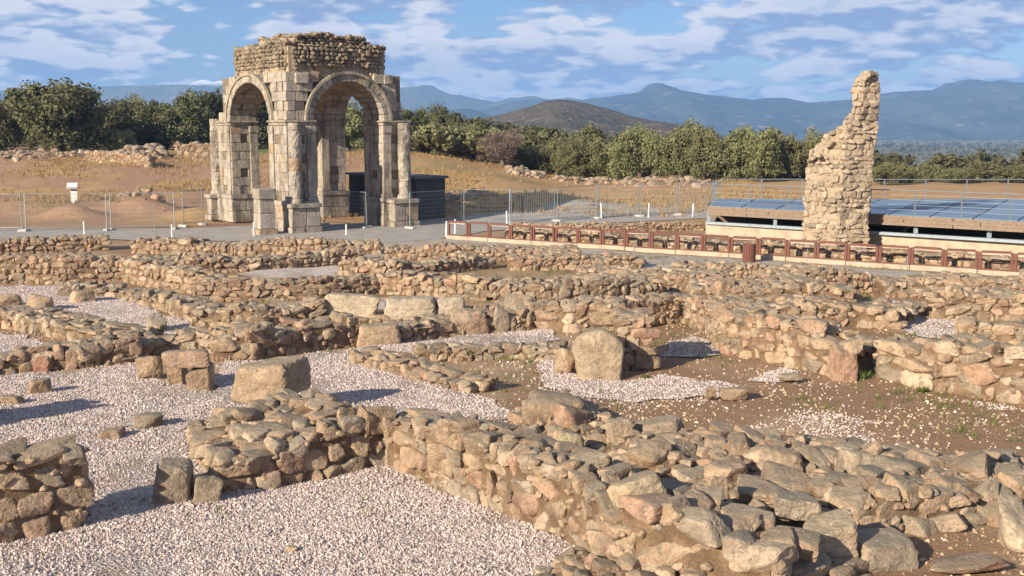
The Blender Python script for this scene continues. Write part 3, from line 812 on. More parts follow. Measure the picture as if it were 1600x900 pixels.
# ------------------------------------------------------------------ single stones that stand out
def round_top_block(label, px, py, wpx, hpx, dep):
    p = ground_at(px, py); m = px_m(p); w, h = wpx * m, hpx * m
    n, k = 40, 7
    prof = []
    for i in range(n):                                   # from the left foot over the round crown to the right foot
        t = i / (n - 1)
        a = math.pi * (1.18 - 1.36 * t)
        x, z = 0.53 * math.cos(a), 0.50 + 0.5 * math.sin(a)
        if t < 0.16: x, z = -0.40 - 0.085 * (t / 0.16) ** 0.7, 0.36 * t / 0.16
        elif t > 0.84: x, z = 0.43 + 0.06 * ((1 - t) / 0.16) ** 0.7, 0.36 * (1 - t) / 0.16
        prof.append((x * w, z * h))
    V, F = [], []
    rings = [(0.0, 0.0), (0.0, 0.45), (0.0, 0.90), (0.05, 1.0), (0.35, 1.0), (0.65, 1.0), (0.95, 1.0), (1.0, 0.90), (1.0, 0.45), (1.0, 0.0)]
    for (d, s) in rings:
        for (x, z) in prof:
            zz_ = h * 0.45 + (z - h * 0.45) * s; xx_ = x * s
            if z < h * 0.1: zz_ = max(-0.1, z - 0.1) if s == 0 else z - 0.1
            q = Vector((xx_, d * dep, zz_)); e = 0.028 * mnoise.noise(q * 3.5) + 0.016 * mnoise.noise(q * 9)
            V.append((q.x + e, q.y + e * 1.4, q.z + e))
    for j in range(len(rings) - 1):
        for i in range(n - 1): a_ = j * n + i; F.append([a_, a_ + 1, a_ + n + 1, a_ + n])
    c = link('round_topped_block', mesh_np('round_topped_block', np.array(V), np.array(F), M_STONE, True), None, (p.x, p.y, hz(p.x, p.y)), (math.radians(-3), math.radians(-2), 0.05), (1, 1, 1), (0.47, 0.36, 0.24))
    return tag(c, label, 'block')
round_top_block('round-topped upright block with mossy crown standing in the earth room', 938, 594, 76, 80, 0.6)
boulder('egg-shaped stone leaning beside the round-topped block', 884, 586, 34, 44, None, 'round', 'tan', 0.3, 1)
boulder('big toppled squared block on top of the corner wall', 424, 622, 108, 56, 0.95, 'square', 'tan', -0.3, 4, 0.05, 'toppled_block', 'block', (0.42, 0.30, 0.195), z=0.42, k=7)
boulder('long tooled stone block lying along the gravel strip', 592, 541, 76, 36, 0.5, 'square', 'brown', 0.16, 5, 0.02, 'long_block', 'block', (0.38, 0.27, 0.175), k=3)
boulder('red lintel block resting on two supports', 294, 573, 76, 26, 0.55, 'square', 'tan', 0.05, 6, 0.02, 'lintel_block', 'block', (0.37, 0.23, 0.16), z=0.5, k=4)
boulder('left support stone under the red lintel block', 279, 602, 26, 36, 0.45, 'square', 'brown', 0.0, 7, 0.02, 'support_stone', 'block', (0.36, 0.23, 0.15), k=5)
boulder('right support stone under the red lintel block', 314, 612, 40, 44, 0.5, 'square', 'tan', 0.1, 8, 0.02, 'support_stone', 'block', (0.42, 0.29, 0.19), k=6)
boulder('rounded boulder left of the red lintel block', 236, 596, 42, 40, None, 'round', 'tan', 0.2, 9)
boulder('bright red squared block in the low left wall', 61, 581, 46, 34, 0.45, 'square', 'tan', -0.05, 10, 0.02, 'red_block', 'block', (0.37, 0.155, 0.10), k=2)
boulder('dark boulder in the shadow between the two foreground walls', 272, 792, 66, 78, 0.6, 'square', 'grey', 0.2, 11, k=3, sink=0.16)
boulder('small squared stone beside the shadowed boulder', 326, 790, 46, 46, 0.35, 'square', 'grey', 0.3, 12, k=0)
boulder('low slab at the left end of the corner wall', 348, 742, 66, 48, 0.6, 'stone', 'tan', 0.0, 13)
boulder('rounded stone lying on the gravel in the left room', 232, 672, 46, 26, None, 'round', 'grey', 0.4, 14)
boulder('flat stone half sunk in the gravel of the left room', 175, 688, 40, 18, None, 'stone', 'grey', 0.1, 15)
boulder('pale jagged stone on the gravel below the red block', 62, 616, 38, 26, None, 'stone', 'tan', 0.5, 16)
boulder('small stone at the left edge of the gravel room', 22, 634, 34, 16, None, 'stone', 'grey', 0.0, 17)
boulder('rounded boulder by the lichened wall in the upper left', 62, 488, 46, 28, None, 'round', 'grey', 0.1, 18)
boulder('small boulder at the left edge of the upper gravel', 16, 480, 36, 22, None, 'round', 'tan', 0.3, 19)
boulder('pale block on the upper left gravel', 130, 474, 38, 20, None, 'square', 'tan', 0.6, 20)
boulder('drum-like stone standing on the upper left gravel', 247, 520, 32, 30, 0.5, 'round', 'brown', 0.0, 21, k=1)
boulder('big pale lichened block, left one of the long row', 552, 503, 92, 46, 0.7, 'square', 'tan', -0.06, 22, 0.02, 'pale_block', 'block', (0.55, 0.47, 0.35), k=0)
boulder('big pale lichened block, middle one of the long row', 642, 505, 94, 44, 0.7, 'square', 'tan', 0.02, 23, 0.02, 'pale_block', 'block', (0.53, 0.45, 0.34), k=3)
boulder('small pale lichened block ending the long row', 706, 503, 44, 42, 0.6, 'square', 'tan', 0.0, 24, 0.02, 'pale_block', 'block', (0.50, 0.44, 0.34), k=5)
boulder('big brown boulder beside the pale block row', 733, 524, 66, 42, 0.7, 'round', 'brown', 0.1, 25, k=4, color=(0.40, 0.27, 0.185))
boulder('narrow upright stone right of the big brown boulder', 783, 520, 28, 46, 0.4, 'stone', 'brown', 0.2, 26)
boulder('pale rounded block at the near end of the broad grey wall', 812, 506, 52, 48, 0.7, 'round', 'grey', 0.0, 27, k=5)
boulder('grey block on the wall top near the small gravel triangle', 1132, 466, 38, 30, 0.6, 'square', 'grey', 0.2, 28, z=0.25)
boulder('squat stone at the corner of the large tan wall', 1316, 596, 40, 62, 0.6, 'square', 'tan', 0.0, 29)
boulder('small upright stone on the gravel before the earth room', 1110, 628, 18, 26, None, 'round', 'tan', 0.0, 30)
boulder('dark low stone on the gravel before the earth room', 1146, 628, 48, 22, None, 'round', 'grey', 0.0, 31)
boulder('low dark stone at the foot of the large tan wall', 1232, 602, 40, 18, None, 'round', 'grey', 0.0, 32)
boulder('rounded stone casting a shadow on the earth room floor', 752, 614, 28, 20, None, 'round', 'tan', 0.0, 33)
boulder('large bright upright block at the bottom right', 1292, 896, 98, 96, 0.5, 'square', 'tan', 0.06, 34, 0.05, 'upright_block', 'block', (0.46, 0.36, 0.24), k=6)
boulder('low squared block right of the large upright block', 1372, 892, 112, 52, 0.6, 'square', 'brown', 0.25, 35, k=2)
boulder('big pale block leaning at the bottom edge', 1058, 902, 116, 70, 0.7, 'square', 'tan', -0.4, 36, 0.12, k=7)
boulder('squared block between the leaning and the upright block', 1162, 902, 72, 60, 0.6, 'square', 'grey', 0.2, 37, 0.06, k=1)
boulder('greenish rounded boulder in the collapsed wall', 1400, 772, 110, 58, 0.8, 'round', 'grey', 0.1, 38, k=0, z=0.12)
boulder('tall grey boulder beside the greenish one', 1334, 765, 58, 66, 0.55, 'round', 'grey', 0.1, 39, k=2, z=0.12)
boulder('pale pointed boulder at the back of the collapsed wall', 1270, 752, 56, 54, 0.5, 'stone', 'tan', 0.6, 40, z=0.1)
boulder('tan boulder crowning the collapsed wall', 1218, 758, 80, 58, 0.6, 'round', 'tan', -0.2, 41, k=4, z=0.12)
boulder('small tan boulder behind the crowning one', 1192, 712, 46, 36, None, 'round', 'tan', 0.0, 42)
boulder('squarish tan stone standing in the tumbled stones', 967, 694, 40, 40, 0.4, 'square', 'tan', 0.3, 43, z=0.15)
boulder('broad rock at the head of the tumbled stones', 858, 672, 98, 56, 0.8, 'stone', 'tan', 0.2, 44, z=0.05)
boulder('mossy stone in the tumbled stones', 892, 712, 44, 38, None, 'round', 'grey', 0.0, 45, color=(0.30, 0.28, 0.16), z=0.1)
boulder('large tilted slab on the near end of the long wall', 992, 800, 92, 48, 0.7, 'square', 'tan', 0.3, 46, 0.22, 'tilted_slab', 'slab', (0.46, 0.36, 0.23), z=0.75, k=3)
boulder('pointed stone on the wall end right of the tilted slab', 1116, 792, 44, 50, 0.35, 'stone', 'tan', 0.3, 47, z=0.45)
boulder('wide dark slab behind the large upright block', 1238, 822, 96, 44, 0.8, 'stone', 'grey', 0.1, 48, 0.12, z=0.35)
boulder('pale boulder cut by the right picture edge', 1592, 868, 76, 80, 0.7, 'round', 'tan', 0.0, 49, k=1)
boulder('dark red slab sunk in the earth at the bottom right corner', 1500, 902, 130, 28, 0.7, 'round', 'brown', 0.1, 50, color=(0.22, 0.12, 0.085))
boulder('small stone alone on the foreground gravel', 456, 866, 22, 13, None, 'round', 'tan', 0.0, 51, color=(0.5, 0.36, 0.22))

# ------------------------------------------------------------------ gravel, road and path
def poly_mask(W, x, y):
    ok = np.zeros(x.shape, bool); j = len(W) - 1
    for i in range(len(W)):
        xi, yi, xj, yj = W[i][0], W[i][1], W[j][0], W[j][1]
        if abs(yj - yi) > 1e-9:
            ok ^= ((yi > y) != (yj > y)) & (x < (xj - xi) * (y - yi) / (yj - yi) + xi)
        j = i
    return ok
def wobble(W, step=0.35, amp=0.14, seed=0):
    out = []
    for i in range(len(W)):
        a, b = W[i], W[(i + 1) % len(W)]
        n = max(1, int((b - a).length / step))
        for k in range(n):
            q = a.lerp(b, k / n)
            out.append((q.x + amp * mnoise.noise(Vector((q.x * 1.9, q.y * 1.9, seed))), q.y + amp * mnoise.noise(Vector((q.x * 1.9, q.y * 1.9, seed + 9)))))
    return out
CH_V = np.array([(1, 0, -.3), (-.5, .87, -.3), (-.5, -.87, -.3), (.1, .05, .62), (-.35, .1, .35)]); CH_F = np.array([(0, 1, 3), (1, 4, 3), (4, 2, 3), (2, 0, 3), (1, 2, 4)])
def chips(W, dens, seed, edge=1.0, keep=None, smin=0.013, smax=0.038, zoff=0.012):
    r = np.random.RandomState(seed)
    A = np.array(W); x0, y0 = A[:, 0].min(), A[:, 1].min(); x1, y1 = A[:, 0].max(), A[:, 1].max()
    n = int((x1 - x0) * (y1 - y0) * dens)
    x, y = r.uniform(x0, x1, n), r.uniform(y0, y1, n)
    ok = poly_mask(W, x, y)
    ok &= np.abs(x) < 0.475 * y + 0.6                                       # nothing out of the camera's cone by more than a step
    if keep is None:
        keep = lambda a, b: np.clip(1.15 - 6.0 * np.clip(fbm(a, b, 0.38, 61) - 0.44, 0, 1) - 3.0 * np.clip(fbm(a, b, 1.7, 63) - 0.50, 0, 1), 0.12, 1)
    if keep is not None: ok &= r.random_sample(n) < keep(x, y)
    x, y = x[ok], y[ok]; n = len(x)
    z = height(x, y) + zoff
    s = smin + (smax - smin) * r.random_sample(n) ** 1.6
    a = r.uniform(0, 6.283, n); ca, sa = np.cos(a), np.sin(a)
    sx, sy, sz = s * r.uniform(.8, 1.3, n), s * r.uniform(.6, 1.0, n), s * r.uniform(.7, 1.3, n)
    L = CH_V[None] * np.stack([sx, sy, sz], 1)[:, None]
    V = np.stack([L[..., 0] * ca[:, None] - L[..., 1] * sa[:, None] + x[:, None], L[..., 0] * sa[:, None] + L[..., 1] * ca[:, None] + y[:, None], L[..., 2] + z[:, None]], -1).reshape(-1, 3)
    F = (CH_F[None] + (np.arange(n) * 5)[:, None, None]).reshape(-1, 3)
    v = r.uniform(0, 1, n)[:, None]
    c = np.array([0.32, 0.255, 0.225]) * (1 - v) + np.array([0.60, 0.51, 0.47]) * v
    dk = r.random_sample(n) < 0.14; c[dk] *= 0.55
    return V, F, np.repeat(c, 5, 0)
def gravel(label, poly, dens=0, seed=1, amp=0.32, mat=None, name='gravel', kind='stuff', zoff=0.024, keep=None, sheet=True):
    W3 = [ground_at(*q) for q in poly]
    W = wobble(W3, 0.35, amp, seed)
    bm = bmesh.new()
    A = np.array(W); 
    if sheet:
        st = max(0.22, A[:, 1].mean() / 60)
        vs = [bm.verts.new((x, y, 0)) for x, y in W]
        bm.faces.new(vs); bmesh.ops.triangulate(bm, faces=bm.faces[:], ngon_method='EAR_CLIP')
        # cut along a grid so that the sheet follows the ground
        for ax, lo, hi in ((0, A[:, 0].min(), A[:, 0].max()), (1, A[:, 1].min(), A[:, 1].max())):
            stp = max(0.3, (hi - lo) / 60)
            t = lo + stp
            while t < hi:
                co = (t, 0, 0) if ax == 0 else (0, t, 0); no = (1, 0, 0) if ax == 0 else (0, 1, 0)
                bmesh.ops.bisect_plane(bm, geom=bm.verts[:] + bm.edges[:] + bm.faces[:], plane_co=co, plane_no=no); t += stp
        for v in bm.verts: v.co.z = hz(v.co.x, v.co.y) + zoff
        m = bpy.data.meshes.new(name); bm.to_mesh(m); m.materials.append(mat or (M_GRAVEL if dens > 550 else M_GRAVEL_THIN))
        for p_ in m.polygons:
            p_.use_smooth = True
        bm.free()
        V0 = np.array([v.co[:] for v in m.vertices]); F0 = np.array([list(p_.vertices) for p_ in m.polygons if len(p_.vertices) >= 3], dtype=object)
        o = link(name, m)
    else:
        o = None
    if dens:
        V, F, C = chips(W, dens, seed, keep=keep, zoff=zoff + 0.006 if sheet else 0.008)
        if sheet:
            cx, cy = A[:, 0].mean(), A[:, 1].mean(); sd = max(np.ptp(A[:, 0]), np.ptp(A[:, 1]))
            k_ = 1 + 1.1 / sd
            W2 = [(cx + (x - cx) * k_, cy + (y - cy) * k_) for x, y in W]
            V2, F2, C2 = chips(W2, dens * 0.22, seed + 50, keep=lambda a, b: np.clip((fbm(a, b, 1.1, 47) - 0.40) * 7, 0.08, 1.0), zoff=0.008)
            V, F, C = np.concatenate([V, V2]), np.concatenate([F, F2 + len(V)]), np.concatenate([C, C2])
        cm = mesh_np('gravel_chips', V, F, M_CHIP, False, C)
        if o is None:
            o = link(name, cm)
        else:
            c_ = link('gravel_chips', cm, o); c_['kind'] = 'stuff'
    return tag(o, label, None, None, kind)
gravel('pinkish white gravel floor of the foreground room', [(-80,960),(-80,850),(140,822),(345,770),(430,762),(520,745),(600,726),(700,772),(800,808),(900,848),(960,890),(980,960)], 1350, 1)
gravel('pinkish white gravel floor of the left room with a long shadow', [(-90,600),(0,590),(90,580),(215,574),(260,600),(340,616),(350,570),(400,572),(385,625),(410,650),(330,690),(330,735),(350,772),(140,826),(130,740),(-80,760)], 1000, 2)
gravel('diagonal gravel strip between the walls', [(335,600),(350,566),(440,562),(560,544),(640,534),(720,526),(860,516),(872,532),(800,548),(700,552),(640,566),(560,568),(640,592),(760,622),(810,655),(700,665),(560,660),(430,640),(380,620)], 760, 3)
gravel('white gravel spread before the round-topped block', [(850,560),(890,575),(905,596),(975,596),(1040,588),(1120,598),(1165,606),(1140,618),(1060,622),(985,628),(900,622),(862,606),(838,585)], 620, 4, keep=lambda a, b: np.full(a.shape, 0.95))
gravel('thin scatter of white gravel on the earth floor at right', [(1010,640),(1130,626),(1240,618),(1300,596),(1360,596),(1400,612),(1640,640),(1640,700),(1480,712),(1300,690),(1150,676),(1060,668)], 420, 5, keep=lambda x, y: np.clip((fbm(x, y, 0.6, 41) - 0.48) * 9, 0.02, 0.9), sheet=False)
gravel('few white chips strewn over the brown earth room', [(680,570),(860,560),(850,600),(1000,640),(1010,690),(880,630),(760,625)], 60, 6, keep=lambda x, y: np.clip((fbm(x, y, 0.7, 43) - 0.40) * 4, 0.05, 1.0), sheet=False)
gravel('gravel mound at the foot of the large tan wall', [(1180,596),(1200,582),(1235,576),(1252,584),(1245,597),(1210,602)], 520, 7, keep=lambda a, b: np.full(a.shape, 0.95))
gravel('gravel recess behind the stacked wall end', [(1030,560),(1050,534),(1085,526),(1122,536),(1135,556),(1110,562)], 420, 8, keep=lambda a, b: np.full(a.shape, 0.9))
gravel('gravel floor of the upper left room', [(-60,486),(-60,452),(100,446),(190,458),(200,472),(260,494),(320,514),(330,525),(235,530),(150,506),(90,490),(40,492)], 380, 9, keep=lambda a, b: np.full(a.shape, 0.85))
gravel('gravel corner at the left edge below the grey wall', [(-80,582),(-80,520),(0,520),(60,532),(95,560),(60,572),(0,580)], 420, 10, keep=lambda a, b: np.full(a.shape, 0.9))
gravel('gravel floor of the back room', [(368,428),(430,420),(520,417),(565,418),(560,430),(470,437),(400,437)], 0, 11)
gravel('gravel strip behind the pale block row', [(318,486),(400,478),(500,472),(600,466),(720,474),(700,484),(520,484),(500,500),(400,504),(330,500)], 0, 12)
gravel('white gravel patch enclosed by walls on the right', [(1392,500),(1450,497),(1520,496),(1500,530),(1440,528),(1400,514)], 260, 13, keep=lambda a, b: np.full(a.shape, 0.9))
gravel('small gravel triangle among the middle walls', [(1020,460),(1060,456),(1085,464),(1050,470)], 0, 14)
gravel('narrow gravel strip on the right between walls', [(1325,472),(1400,470),(1425,476),(1380,482),(1330,480)], 0, 15)
gravel('narrow gravel strip in front of the railings', [(980,416),(1040,410),(1085,416),(1060,424),(1000,424)], 0, 16)

gravel('grey gravel path along the railings', [(560,402),(590,378),(640,372),(700,374),(850,385),(1000,396),(1250,412),(1640,440),(1640,452),(1400,448),(1300,440),(1180,428),(1000,412),(880,402),(700,398),(620,404)], 0, 21, 0.1, M_PATHGRAVEL, 'path', 'structure', 0.02)
gravel('grey compacted road curving past the arch', [(-120,375),(-120,357),(100,358),(300,357),(420,352),(560,348),(700,344),(860,332),(1000,327),(1100,326),(1130,336),(1110,345),(1000,348),(880,352),(760,362),(700,372),(620,380),(420,378),(250,377),(100,373)], 0, 22, 0.15, M_ROAD, 'road', 'structure', 0.03)

V, F, C = chips([(-12, 12), (12, 12), (20, 36), (-20, 36)], 75, 88, keep=lambda a, b: np.clip((fbm(a, b, 0.6, 90) - 0.30) * 3.0, 0.1, 1) * np.clip(1.5 - b / 30, 0.1, 1), smin=0.018, smax=0.06, zoff=0.004)
cr = np.random.RandomState(4); nC = len(C) // 5
base_c = np.array([(0.34, 0.24, 0.155), (0.42, 0.31, 0.21), (0.26, 0.185, 0.125), (0.50, 0.42, 0.33)])[cr.randint(0, 4, nC)] * cr.uniform(0.8, 1.15, (nC, 1))
tag(link('pebbles', mesh_np('pebbles', V, F, M_CHIP, False, np.repeat(base_c, 5, 0))), 'small brown pebbles strewn over the bare earth between walls', kind='stuff')

# ------------------------------------------------------------------ four-way arch
NEAR = ground_at(452, 363)
A_ROT = math.radians(36.0)
WU, DV, PU, PV = 7.0, 9.2, 1.5, 2.0            # facade, depth, pier sizes
Z_PED, Z_SPR, Z_ATT = 1.55, 5.55, 7.95
arch = root('four_way_arch', NEAR, 'weathered Roman four-way arch of stone blocks with rubble attic', 'arch', None, A_ROT)
ASH = [(0.47, 0.435, 0.375), (0.43, 0.40, 0.35), (0.51, 0.47, 0.40), (0.40, 0.375, 0.33), (0.48, 0.43, 0.355), (0.45, 0.425, 0.375)]
ar = random.Random(21)
def ashc(warm=0.0):
    c = ar.choice(ASH); k = ar.uniform(0.86, 1.06)
    if ar.random() < 0.05: c = (0.45, 0.32, 0.22)
    return tuple(v * k for v in c)
def block(parent, u0, u1, v0, v1, z0, z1, name='block', gap=0.012, worn=None):
    c = ((u0 + u1) / 2, (v0 + v1) / 2, (z0 + z1) / 2)
    return link(name, ar.choice(BLOCKS3), parent, c, ar.choice(FLIP), (abs(u1 - u0) * 1.02 - gap, abs(v1 - v0) * 1.02 - gap, abs(z1 - z0) * 1.02 - gap), ashc())
def split(a, b, size):
    n = max(1, round((b - a) / size)); t = [a]
    for i in range(1, n): t.append(a + (b - a) * (i + ar.uniform(-0.16, 0.16)) / n)
    return t + [b]
def courses(z0, z1, ch):
    n = max(1, round((z1 - z0) / ch)); return [z0 + (z1 - z0) * i / n for i in range(n + 1)]
M_ASHCORE = earth_mat('ashlar_joint', (0.15, 0.12, 0.085), (0.23, 0.185, 0.135), 4.0, 0.6)
def faced(parent, u0, u1, v0, v1, z0, z1, ch, size, dep=0.4, holes=0.0, worn_mid=False):
    """courses of blocks on the two faces that look toward the road (-v and -u)"""
    zz = courses(z0, z1, ch)
    for k in range(len(zz) - 1):
        t = split(u0, u1, size) if k % 2 == 0 else split(u0, u1, size * 1.25)
        for i in range(len(t) - 1):
            rec = ar.uniform(0.0, 0.025)
            mid = worn_mid and 0 < i < len(t) - 2
            if mid: rec += ar.uniform(0.0, 0.08)
            g = ar.uniform(0.06, 0.15) if (mid and ar.random() < 0.45) else 0.010
            block(parent, t[i], t[i + 1], v0 + rec, v0 + dep, zz[k], zz[k + 1], gap=g)
        t = split(v0 + dep * 0.2, v1, size) if k % 2 == 0 else split(v0 + dep, v1, size * 1.2)
        for i in range(len(t) - 1):
            a = max(t[i], v0 + dep)
            if t[i + 1] - a < 0.1: continue
            rec = ar.uniform(0.0, 0.025)
            mid = worn_mid and 0 < i < len(t) - 2
            if mid: rec += ar.uniform(0.0, 0.08)
            block(parent, u0 + rec, u0 + dep, a, t[i + 1], zz[k], zz[k + 1], gap=ar.uniform(0.06, 0.15) if (mid and ar.random() < 0.45) else 0.010)
def solid(name, boxes, mat=M_ASHCORE):
    mb = MB()
    for a, b in boxes: mb.box(a, b)
    return mb.build(name, mat, arch)
def roughen(o, amp=0.02, s=3.0):
    """weather a turned part: push its surface in and out"""
    for v in o.data.vertices:
        q = v.co + o.location
        k = amp * (mnoise.noise(q * s) + 0.7 * mnoise.noise(q * s * 2.7))
        v.co.x += k * 1.5; v.co.y += k * 1.5
    o.data.polygons.foreach_set('use_smooth', [False] * len(o.data.polygons)); o.data.update()
def column(parent, cu, cv, z0, z1, r=0.33, capital=True):
    z = z0; k = 0
    base = MB().lathe((0, 0, 0), [(r * 1.22, 0), (r * 1.28, 0.07), (r * 1.1, 0.13), (r * 1.18, 0.19), (r * 1.02, 0.24)], 20).build('column_base', M_ASHLAR, parent, True, loc=(cu, cv, z0), color=ashc())
    z = z0 + 0.23
    while z < z1 - 0.05:
        h = min(ar.uniform(0.5, 0.85), z1 - z)
        if z1 - z - h < 0.3: h = z1 - z
        rr = r * ar.uniform(0.97, 1.02)
        dr = MB().lathe((0, 0, 0), [(rr * .93, 0), (rr, 0.03), (rr * 1.01, h * 0.2), (rr, h * 0.4), (rr * 1.01, h * 0.6), (rr, h * 0.8), (rr, h - 0.03), (rr * .93, h)], 24).build('column_drum', M_ASHLAR, parent, True, loc=(cu + ar.uniform(-.02, .02), cv + ar.uniform(-.02, .02), z), color=ashc())
        roughen(dr, 0.028)
        z += h
PIERS = {'near': (0, 0), 'right': (WU - PU, 0), 'left': (0, DV - PV), 'back': (WU - PU, DV - PV)}
for key, (pu, pv) in PIERS.items():
    u0, u1, v0, v1 = pu, pu + PU, pv, pv + PV
    pr = solid('pier', [((u0 + 0.07, v0 + 0.07, -0.3), (u1 - 0.02, v1 - 0.02, Z_SPR + 0.1))])
    # plinth: big slabs, slightly proud
    zz = [0.0, 0.62, 1.30]
    for k in range(2):
        t = split(u0 - 0.12, u1 + 0.12, 0.95)
        for i in range(len(t) - 1): block(pr, t[i], t[i + 1], v0 - 0.10, v0 + 0.4, zz[k], zz[k + 1], 'plinth_slab')
        t = split(v0 + 0.38, v1 + 0.10, 0.95)
        for i in range(len(t) - 1): block(pr, u0 - 0.12, u0 + 0.4, t[i], t[i + 1], zz[k], zz[k + 1], 'plinth_slab')
    t = split(u0 - 0.16, u1 + 0.16, 0.8)
    for i in range(len(t) - 1): block(pr, t[i], t[i + 1], v0 - 0.15, v0 + 0.3, 1.30, Z_PED, 'plinth_moulding')
    t = split(v0 + 0.28, v1 + 0.14, 0.8)
    for i in range(len(t) - 1): block(pr, u0 - 0.17, u0 + 0.3, t[i], t[i + 1], 1.30, Z_PED, 'plinth_moulding')
    faced(pr, u0, u1, v0, v1, Z_PED, Z_SPR - 0.22, 0.47, 0.55, worn_mid=True)
    # impost course and its cornice
    t = split(u0 - 0.05, u1 + 0.05, 0.6)
    for i in range(len(t) - 1): block(pr, t[i], t[i + 1], v0 - 0.04, v0 + 0.4, Z_SPR - 0.22, Z_SPR - 0.08, 'impost_block')
    t = split(v0 + 0.38, v1 + 0.05, 0.6)
    for i in range(len(t) - 1): block(pr, u0 - 0.05, u0 + 0.4, t[i], t[i + 1], Z_SPR - 0.22, Z_SPR - 0.08, 'impost_block')
    MB().box((u0 - 0.13, v0 - 0.12, Z_SPR - 0.08), (u1 + 0.13, v1 + 0.13, Z_SPR + 0.03)).build('impost_cornice', M_ASHLAR, pr, bevel=0.03, color=(0.45, 0.39, 0.31))
    # flat pilasters at the passage corners, with base and capital
    for (a0, a1, b0, b1) in (((u1 - 0.42, u1 + 0.06, v0 - 0.07, v0 + 0.1) if pu == 0 else (u0 - 0.06, u0 + 0.42, v0 - 0.07, v0 + 0.1)),
                             ((u0 - 0.07, u0 + 0.1, v1 - 0.5, v1 + 0.05) if pv == 0 else (u0 - 0.07, u0 + 0.1, v0 + 0.12, v0 + 0.6))):
        zz = courses(Z_PED + 0.2, Z_SPR - 0.62, 0.5)
        for k in range(len(zz) - 1): block(pr, a0, a1, b0, b1, zz[k], zz[k + 1], 'pilaster_block', 0.006)
        block(pr, a0 - 0.05, a1 + 0.05, b0 - 0.05, b1 + 0.05, Z_PED, Z_PED + 0.2, 'pilaster_base')
        block(pr, a0 - 0.04, a1 + 0.04, b0 - 0.04, b1 + 0.04, Z_SPR - 0.62, Z_SPR - 0.24, 'pilaster_capital')
# engaged columns on projecting pedestals at the outer ends of both facades
for key, cu, cv, sgn in (('near', 0.30, -0.30, -1), ('right', WU - 0.42, -0.26, -1), ('left', 0.02, DV + 0.28, 1), ('back', WU - 0.3, DV + 0.28, 1)):
    v0, v1 = (cv - 0.55, cv + 0.2) if sgn < 0 else (cv - 0.2, cv + 0.55)
    u0, u1 = (cu - 0.52, cu + 1.05) if cu < 2 else (cu - 0.95, cu + 0.52)
    pd = MB().box((u0 + 0.05, v0 + 0.05, -0.2), (u1 - 0.05, v1 - 0.05, 1.36)).build('column_pedestal', M_ASHCORE, arch)
    zz = [0, 0.30, 1.25]
    for k in range(2):
        e = 0.07 if k == 0 else 0.0
        t = split(u0 - e, u1 + e, 0.75)
        for i in range(len(t) - 1): block(pd, t[i], t[i + 1], v0 - e, v1 + e, zz[k], zz[k + 1], 'pedestal_slab')
    block(pd, u0 - 0.08, u1 + 0.05, v0 - 0.08, v1 + 0.05, 1.25, 1.47, 'pedestal_moulding')
    column(pd, cu, cv, 1.46, Z_SPR - 0.1 if key != 'left' else Z_SPR + 0.15)
# worn statue pedestal standing before the side passage
st = root('statue_pedestal', arch.matrix_world @ Vector((0, 0, 0)), 'narrow worn pedestal standing free before the near pier of the arch', 'pedestal')
sp = ground_at(414, 366); st.location = sp; st.rotation_euler = (0, 0, A_ROT)
for z0, z1, s in ((0, 0.28, 0.50), (0.28, 1.05, 0.40), (1.05, 1.75, 0.385), (1.75, 2.25, 0.43)):
    block(st, -s, s, -s, s, z0, z1, 'pedestal_block')

